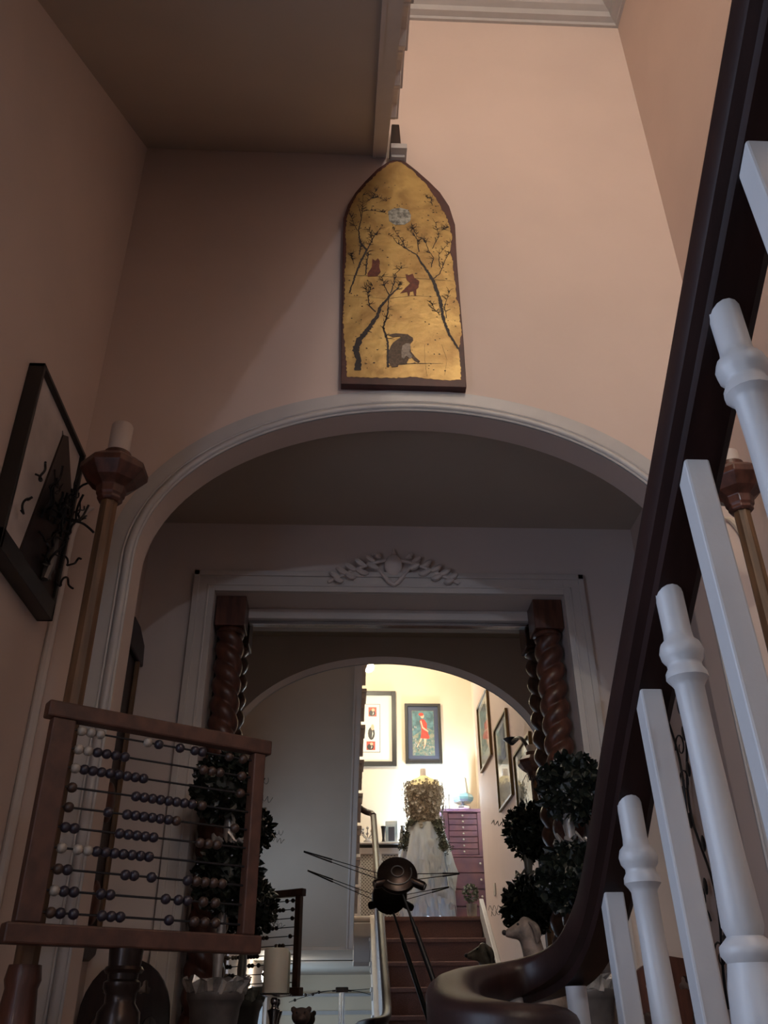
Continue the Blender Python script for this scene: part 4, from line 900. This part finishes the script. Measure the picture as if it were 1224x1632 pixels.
# ---- radiator cover with shelf
rc = empty('radiator_cover', (.0, -2.25, ZL), 'white radiator cover with pierced lattice panels on the landing', 'radiator cover')
MB().box((-.45, -2.395, 2.985), (.60, -2.12, 3.005)).build('shelf', M['white'], rc, bev=.006)
MB().box((-.43, -2.395, 2.955), (.58, -2.16, 2.985)).build('dark_gap', M['fblack'], rc)
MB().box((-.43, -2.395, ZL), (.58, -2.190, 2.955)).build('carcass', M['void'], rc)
for a, b in (((-.44, -2.19, 2.90), (.59, -2.15, 2.955)), ((-.44, -2.19, ZL), (.59, -2.15, 2.345))): MB().box(a, b).build('rail', M['white'], rc, bev=.003)
for x0, x1 in ((-.44, -.33), (-.05, .175), (.30, .375), (.53, .59)): MB().box((x0, -2.19, 2.345), (x1, -2.15, 2.90)).build('stile', M['white'], rc, bev=.003)
for x0, x1 in ((-.33, -.05), (.175, .30), (.375, .53)):
    g = MB(); s_ = .031; W_ = x1-x0; H_ = .555; z0 = 2.345
    n = int((W_+H_)/s_)+1
    for k in range(-n, n+1):
        for sg_ in (1, -1):
            pts = []
            c0 = k*s_
            # line x = c0 + sg*z  clipped to the panel
            for zz in (0, H_): pass
            xa = c0; xb = c0 + sg_*H_
            lo, hi = 0.0, 1.0; dx = xb-xa
            if dx > 0: lo = max(lo, (0-xa)/dx); hi = min(hi, (W_-xa)/dx)
            else: lo = max(lo, (W_-xa)/dx); hi = min(hi, (0-xa)/dx)
            if hi-lo > .01:
                p = Vector((x0+xa+dx*lo, -2.17, z0+H_*lo)); q = Vector((x0+xa+dx*hi, -2.17, z0+H_*hi)); d = (q-p).normalized(); nn = Vector((-d.z, 0, d.x))*.0058
                g.add([p+nn+Vector((0,.003,0)), q+nn+Vector((0,.003,0)), q-nn+Vector((0,.003,0)), p-nn+Vector((0,.003,0)), p+nn, q+nn, q-nn, p-nn], [(0,1,2,3),(7,6,5,4),(0,4,5,1),(1,5,6,2),(2,6,7,3),(3,7,4,0)])
    g.build('lattice_grille', M['grille'], rc, kind='stuff')
# things on the shelf
m_ = MB(); m_.lathe((.395, -2.20, 3.005), [(.030, 0), (.032, .008), (.014, .02), (.012, .05), (.016, .09), (.020, .13), (.026, .155), (.022, .158)], 16); o = m_.build('candle_holder', M['black'], None, smooth=True); tag(o, 'black waisted candle holder on the white radiator shelf', 'candle holder')
cb = empty('greeting_card', (.48, -2.22, 3.005), 'blue and silver card standing on the radiator shelf beside the black candle holder', 'card')
rz = Matrix.Rotation(.25, 3, 'Z')
MB().box((.415, -2.224, 3.005), (.535, -2.218, 3.215), rz).build('card', M['blue'], cb); MB().box((.445, -2.216, 3.03), (.505, -2.214, 3.16), rz, (.475, -2.221, 3.1)).build('card_picture', M['navy'], cb)
m_ = MB(); random.seed(9)
m_.lathe((.24, -2.2, 3.005), [(.035, 0), (.038, .02), (.02, .03), (.012, .05)], 14)
for i in range(8): a = i*pi/4; m_.tube([(.24, -2.2, 3.04), (.24+.05*cos(a), -2.2+.03*sin(a), 3.06+.02*(i % 3)), (.24+.06*cos(a), -2.2+.035*sin(a), 3.09+.02*(i % 3))], .005, 5); m_.sphere((.24+.06*cos(a), -2.2+.035*sin(a), 3.10+.02*(i % 3)), .014, 8, 6)
o = m_.build('flower_ornament', M['ribbon'], None, smooth=True); tag(o, 'small pale flower-shaped ornament at the left end of the radiator shelf', 'ornament')
m_ = MB(); m_.lathe((.585, -2.24, 3.005), [(.03, 0), (.035, .04), (.03, .10), (.018, .15), (.022, .17)], 16)
o = m_.build('small_vase', M['pot'], None, smooth=True); tag(o, 'small greyish vase at the right end of the radiator shelf', 'vase')

# ---- dress form with flower bodice and chiffon skirt
DX, DY = .775, -1.93
dr = empty('dress_form', (DX, DY, ZL), 'dress form in a dried-flower bodice and ragged white chiffon skirt on the landing', 'dress form')
def ellat(mb, prof, n=40, fn=None):
    vs = []
    for z, a, b, ox in prof:
        for k in range(n):
            q = 2*pi*k/n; f = fn(q, z, k) if fn else 1; vs.append((DX+ox+a*f*cos(q), DY+b*f*sin(q), z))
    m = len(prof); mb.add(vs, [(i*n+k, i*n+(k+1) % n, (i+1)*n+(k+1) % n, (i+1)*n+k) for i in range(m-1) for k in range(n)] + [tuple(range(n))[::-1], tuple(range((m-1)*n, m*n))])
m_ = MB(); ellat(m_, [(3.10, .135, .10, 0), (3.2, .12, .09, 0), (3.30, .135, .10, 0), (3.40, .155, .115, 0), (3.47, .160, .105, 0), (3.515, .150, .08, 0), (3.545, .100, .06, 0), (3.56, .06, .045, 0), (3.575, .038, .036, 0)]); m_.build('torso', M['skin'], dr, smooth=True)
m_ = MB(); m_.lathe((DX, DY, 3.572), [(.033, 0), (.031, .07), (.028, .074)], 20); m_.build('neck_block', M['chalk'], dr, smooth=True)
random.seed(14)
m_ = MB(); ellat(m_, [(3.06, .175, .135, 0), (3.12, .158, .12, 0), (3.2, .138, .108, 0), (3.30, .148, .115, 0), (3.40, .166, .125, 0), (3.47, .168, .115, 0)], 30, lambda q, z, k: 1+random.uniform(-.04, .05))
fl = m_; 
def petals(mb, c, nrm, r, n=6):
    nrm = Vector(nrm).normalized(); a = nrm.cross(Vector((.2, .1, 1))).normalized(); b = nrm.cross(a); c = Vector(c)
    for i in range(n):
        q = 2*pi*i/n; d = a*cos(q)+b*sin(q); e_ = a*cos(q+.5)+b*sin(q+.5); f_ = a*cos(q-.5)+b*sin(q-.5)
        mb.add([c, c+e_*r*.7+nrm*r*.25, c+d*r+nrm*r*.35, c+f_*r*.7+nrm*r*.25], [(0, 1, 2), (0, 2, 3)])
for i in range(760):
    z = random.uniform(3.08, 3.51); q = random.uniform(0, 2*pi); w = .155+.02*sin((z-3.2)*9); petals(fl, (DX+(w+.012)*cos(q), DY+(w*.75+.012)*sin(q), z), (cos(q), sin(q), random.uniform(-.4, .4)), random.uniform(.010, .024), 5)
fl.build('flower_bodice', M['flower'], dr, kind='stuff')
m_ = MB()
for i in range(90):
    z = random.uniform(3.06, 3.50); q = random.uniform(0, 2*pi); w = .160+.02*sin((z-3.2)*9); petals(m_, (DX+(w+.03)*cos(q), DY+(w*.75+.03)*sin(q), z), (cos(q), sin(q), 0), random.uniform(.014, .022), 8)
m_.build('pale_blossoms', M['petal'], dr, kind='stuff')
# garlands trailing over the hips
for (xa, ya, za), (xb, yb, zb), w in (((DX-.15, DY+.02, 3.12), (DX-.215, DY+.10, 2.90), .04), ((DX+.10, DY+.12, 3.12), (DX+.17, DY+.17, 2.86), .045), ((DX-.16, DY+.09, 3.13), (DX+.16, DY+.10, 3.12), .035)):
    g = MB()
    for i in range(170):
        t_ = random.random(); c = Vector((xa, ya, za))*(1-t_)+Vector((xb, yb, zb))*t_ + Vector((random.gauss(0, w*.5), random.gauss(0, w*.35), random.gauss(0, w*.4))); petals(g, c, (random.gauss(0, 1), 1, random.gauss(0, 1)), random.uniform(.012, .026), 4)
    g.build('garland', M['herb'], dr, kind='stuff')
# skirt: layered ragged panels
sk_ = MB(); n = 96
for layer, (spread, zb, seed) in enumerate(((1.0, 2.30, 1), (1.07, 2.42, 2), (1.12, 2.62, 3))):
    random.seed(seed); ph = [random.uniform(0, 6) for _ in range(6)]; vs = []; rows_ = 26
    rag = [random.uniform(-.06, .07)+.05*sin(k*.9+seed) for k in range(n)]
    for i in range(rows_+1):
        t_ = i/rows_
        for k in range(n):
            q = 2*pi*k/n; z = 3.13 - t_*(3.13-zb+rag[k]*(layer > 0 or .3)); r_ = (.135+.092*t_**.7)*spread
            fold = 1+(.05+.10*t_)*sin(q*9+ph[0]+2*sin(t_*2+ph[1]))*.6+.07*t_*sin(q*17+ph[2]+t_*3)+.03*t_*sin(q*31+ph[3])
            vs.append((DX-.0+r_*fold*cos(q), DY+r_*.82*fold*sin(q), max(z, ZL+.005)))
    sk_.add(vs, [(i*n+k, i*n+(k+1) % n, (i+1)*n+(k+1) % n, (i+1)*n+k) for i in range(rows_) for k in range(n)])
sk_.build('chiffon_skirt', M['dressm'], dr, smooth=True, auto=False)
for i in range(12):       # loose tattered strips
    random.seed(40+i); q = random.uniform(-.4, 3.6); s_ = MB(); P = []; zt_ = random.uniform(2.75, 3.0); L_ = random.uniform(.3, .5); vs = []
    for j in range(9):
        t_ = j/8; r_ = .235+.03*t_+.012*sin(j*2+i); z = zt_-L_*t_; w = .022+.014*sin(j*1.7+i)
        for dd in (-1, 1): vs.append((DX+r_*cos(q+dd*w/.25), DY+r_*.84*sin(q+dd*w/.25), max(z+dd*.008, ZL+.01)))
    s_.add(vs, [(2*j, 2*j+1, 2*j+3, 2*j+2) for j in range(8)]); s_.build('tattered_strip', M['dressm'], dr, smooth=True, auto=False)
# lamps throwing cool light round the dress
ul = empty('uplighter', (.86, -2.24, ZL), 'small floor lamp hidden behind the dress, throwing cool white light up the wall', 'lamp')
m_ = MB(); m_.lathe((.86, -2.24, ZL), [(.045, 0), (.045, .012), (.008, .02), (.008, .44), (.02, .46)], 20); m_.build('stand', M['chrome'], ul, smooth=True)
m_ = MB(); m_.sphere((.86, -2.24, 2.75), .016, 12, 8); m_.build('bulb', M['coolbulb'], ul, smooth=True)
cl_ = empty('spot_lamp', (1.03, -2.06, 3.29), 'tiny glaring cool spot lamp at the left end of the mauve chest top', 'lamp')
m_ = MB(); m_.lathe((1.03, -2.06, 3.29), [(.03, 0), (.03, .006), (.005, .012), (.005, .12), (.012, .135), (.014, .145)], 16); m_.build('stand', M['chrome'], cl_, smooth=True)
m_ = MB(); m_.sphere((1.03, -2.06, 3.45), .014, 12, 8); m_.build('bulb', M['coolbulb'], cl_, smooth=True)

# ---- tall mauve chest of drawers
ch = empty('chest_of_drawers', (1.135, -2.15, ZL), 'tall mauve chest with seven narrow drawers over wide drawers, crystal knobs', 'chest of drawers')
x0, x1, yf, yb = .960, 1.335, -2.02, -2.37
MB().box((x0, yb, 2.86), (x1, yf-.02, 3.255)).build('upper_carcass', M['purple'], ch, bev=.004)
MB().box((x0-.030, yb, ZL), (x1+.01, yf-.012, 2.86)).build('lower_carcass', M['purple'], ch, bev=.004)
MB().box((x0-.030, yb, 3.255), (x1+.012, yf+.012, 3.275)).build('cornice_top', M['purple'], ch, bev=.005); MB().box((x0-.015, yb, 3.275), (x1, yf, 3.290)).build('cornice_step', M['purple'], ch, bev=.003)
MB().box((x0-.035, yb, 2.850), (x1+.012, yf+.008, 2.866)).build('waist_moulding', M['purple'], ch, bev=.003)
for a in (x0, x1-.045): MB().box((a, yf-.02, 2.866), (a+.045, yf, 3.255)).build('corner_post', M['purple'], ch, bev=.003)
for k in range(7):
    z = 2.872+k*.0545
    d = MB().box((x0+.052, yf-.02, z), (x1-.052, yf-.006, z+.047)).build('drawer', M['purple'], ch, bev=.003)
    m_ = MB(); m_.lathe((0, 0, 0), [(.003, 0), (.003, .008), (.009, .012), (.010, .018), (.005, .023)], 8); m_.v = [tuple(Matrix.Rotation(-pi/2, 3, 'X') @ Vector(v) + Vector(((x0+x1)/2, yf-.006, z+.024))) for v in m_.v]; m_.build('knob', M['crystal'], d)
hts = [2.285, 2.43, 2.575, 2.715]
for k, z in enumerate(hts):
    d = MB().box((x0-.022, yf-.012, z), (x1+.002, yf+.004, z+.130)).build('drawer', M['purple'], ch, bev=.003)
    for xx in (x0+.035, x1-.045):
        m_ = MB(); m_.lathe((0, 0, 0), [(.003, 0), (.003, .008), (.009, .012), (.011, .018), (.005, .024)], 8); m_.v = [tuple(Matrix.Rotation(-pi/2, 3, 'X') @ Vector(v) + Vector((xx, yf+.004, z+.075))) for v in m_.v]; m_.build('knob', M['crystal'], d)
# table lamp with teal glass on the chest
lx, ly = 1.180, -2.18
tl = empty('table_lamp', (lx, ly, 3.29), 'table lamp with teal scalloped glass skirt and white shade on the mauve chest', 'lamp')
m_ = MB(); m_.lathe((lx, ly, 3.29), [(.045, 0), (.062, .01), (.072, .035), (.070, .05), (.045, .062), (.018, .070), (.014, .085), (.03, .095), (.02, .105)], 16, 0, lambda q, z: 1+.05*cos(8*q)); m_.build('base', M['chrome'], tl, smooth=True)
m_ = MB(); m_.lathe((lx, ly, 3.38), [(.085, 0), (.105, .016), (.112, .04), (.098, .07), (.06, .092), (.05, .095)], 8, pi/8); m_.build('glass_skirt', M['teal'], tl)
m_ = MB(); m_.lathe((lx, ly, 3.47), [(.062, 0), (.047, .15), (.044, .15), (.058, .004)], 6); m_.build('shade', M['shade'], tl, smooth=False)
# grey plant in a white pot by the top step
pp = empty('potted_plant', (1.11, -1.45, ZL), 'grey-green fuzzy plant in a pale pot beside the top step', 'plant')
m_ = MB(); m_.lathe((1.11, -1.45, ZL), [(.035, 0), (.04, .02), (.045, .11), (.048, .115), (.042, .112)], 16); m_.build('pot', M['ribbon'], pp, smooth=True)
random.seed(8); m_ = MB(); leafball(m_, (1.11, -1.45, ZL+.20), .062, 260, .026, (1, 1, 1.15)); m_.build('foliage', mat('felted_leaf', (.17,.19,.15), .8, noise=.4, scale=40), pp, kind='stuff')

# pendant over the landing
pe = empty('pendant_lamp', (.235, -1.6, 4.5), 'bright bare bulb on a thin cord over the landing, near the reflected arch crown', 'lamp')
m_ = MB(); m_.tube([(.235, -1.6, 4.64), (.235, -1.6, ZC)], .003, 6); m_.build('cord', M['white'], pe)
m_ = MB(); m_.lathe((.235, -1.6, 4.60), [(.010, 0), (.014, .01), (.014, .035), (.006, .045)], 12); m_.build('holder', M['white'], pe, smooth=True)
m_ = MB(); m_.sphere((.235, -1.6, 4.57), .03, 16, 12); o = m_.build('bulb', M['bulb'], pe, smooth=True); o.visible_shadow = True

# tall slim stand with wires standing in the passage (mirror, bottom)
ws = empty('wire_stand', (-.0, -4.2, ZF), 'slim metal stand with square head and beaded wires, seen at the mirror bottom', 'stand')
hz = 1.86
for dx, dy in ((-.028, -.02), (.028, -.02), (-.012, .02), (.012, .02)): m_ = MB(); m_.tube([(.02+dx, -4.2+dy, ZF), (.02+dx*.9, -4.2+dy*.9, hz-.03)], .007, 8); m_.build('rod', M['chrome'], ws, smooth=True)
MB().box((-.05, -4.25, hz-.04), (.09, -4.15, hz+.01)).build('head', M['bronze'], ws, bev=.01)
for dx in (-.085, .125): m_ = MB(); m_.tube([(.02, -4.2, hz-.02), (dx, -4.2, hz-.025)], .009, 8); m_.build('arm', M['bronze'], ws, smooth=True)
for s_, ex, ez in ((-1, -.55, hz-.13), (-1, -.42, hz-.07), (1, .45, hz+.005), (1, .42, hz-.09)):
    P = [(.02+s_*.06+(ex-.02-s_*.06)*t/8, -4.2, hz-.02+(ez-hz+.02)*(t/8)**1.6) for t in range(9)]; m_ = MB(); m_.tube(P, .0035, 5); m_.build('wire', M['black'], ws, smooth=True)
    if s_ < 0:
        for f in (.62, .95): q = P[int(f*8)]; m_ = MB(); m_.sphere(q, .016, 10, 8); m_.build('wire_bead', M['bronze'], ws, smooth=True)

pg = empty('fill_globe', (-.62, -2.2, 1.88), 'small round globe added for fill light under the landing, hidden behind abacus and candle', 'lamp')  # globe fixture added to house the passage fill light
m_ = MB(); m_.tube([(-.62, -2.2, 1.93), (-.62, -2.2, 2.018)], .008, 8); m_.build('stem', M['chrome'], pg, smooth=True)
m_ = MB(); m_.sphere((-.62, -2.2, 1.88), .045, 16, 12); m_.build('globe', mat('fill_globe_glow', (1, .9, .8), .5, emit=(1, .88, .74), estr=8), pg, smooth=True)
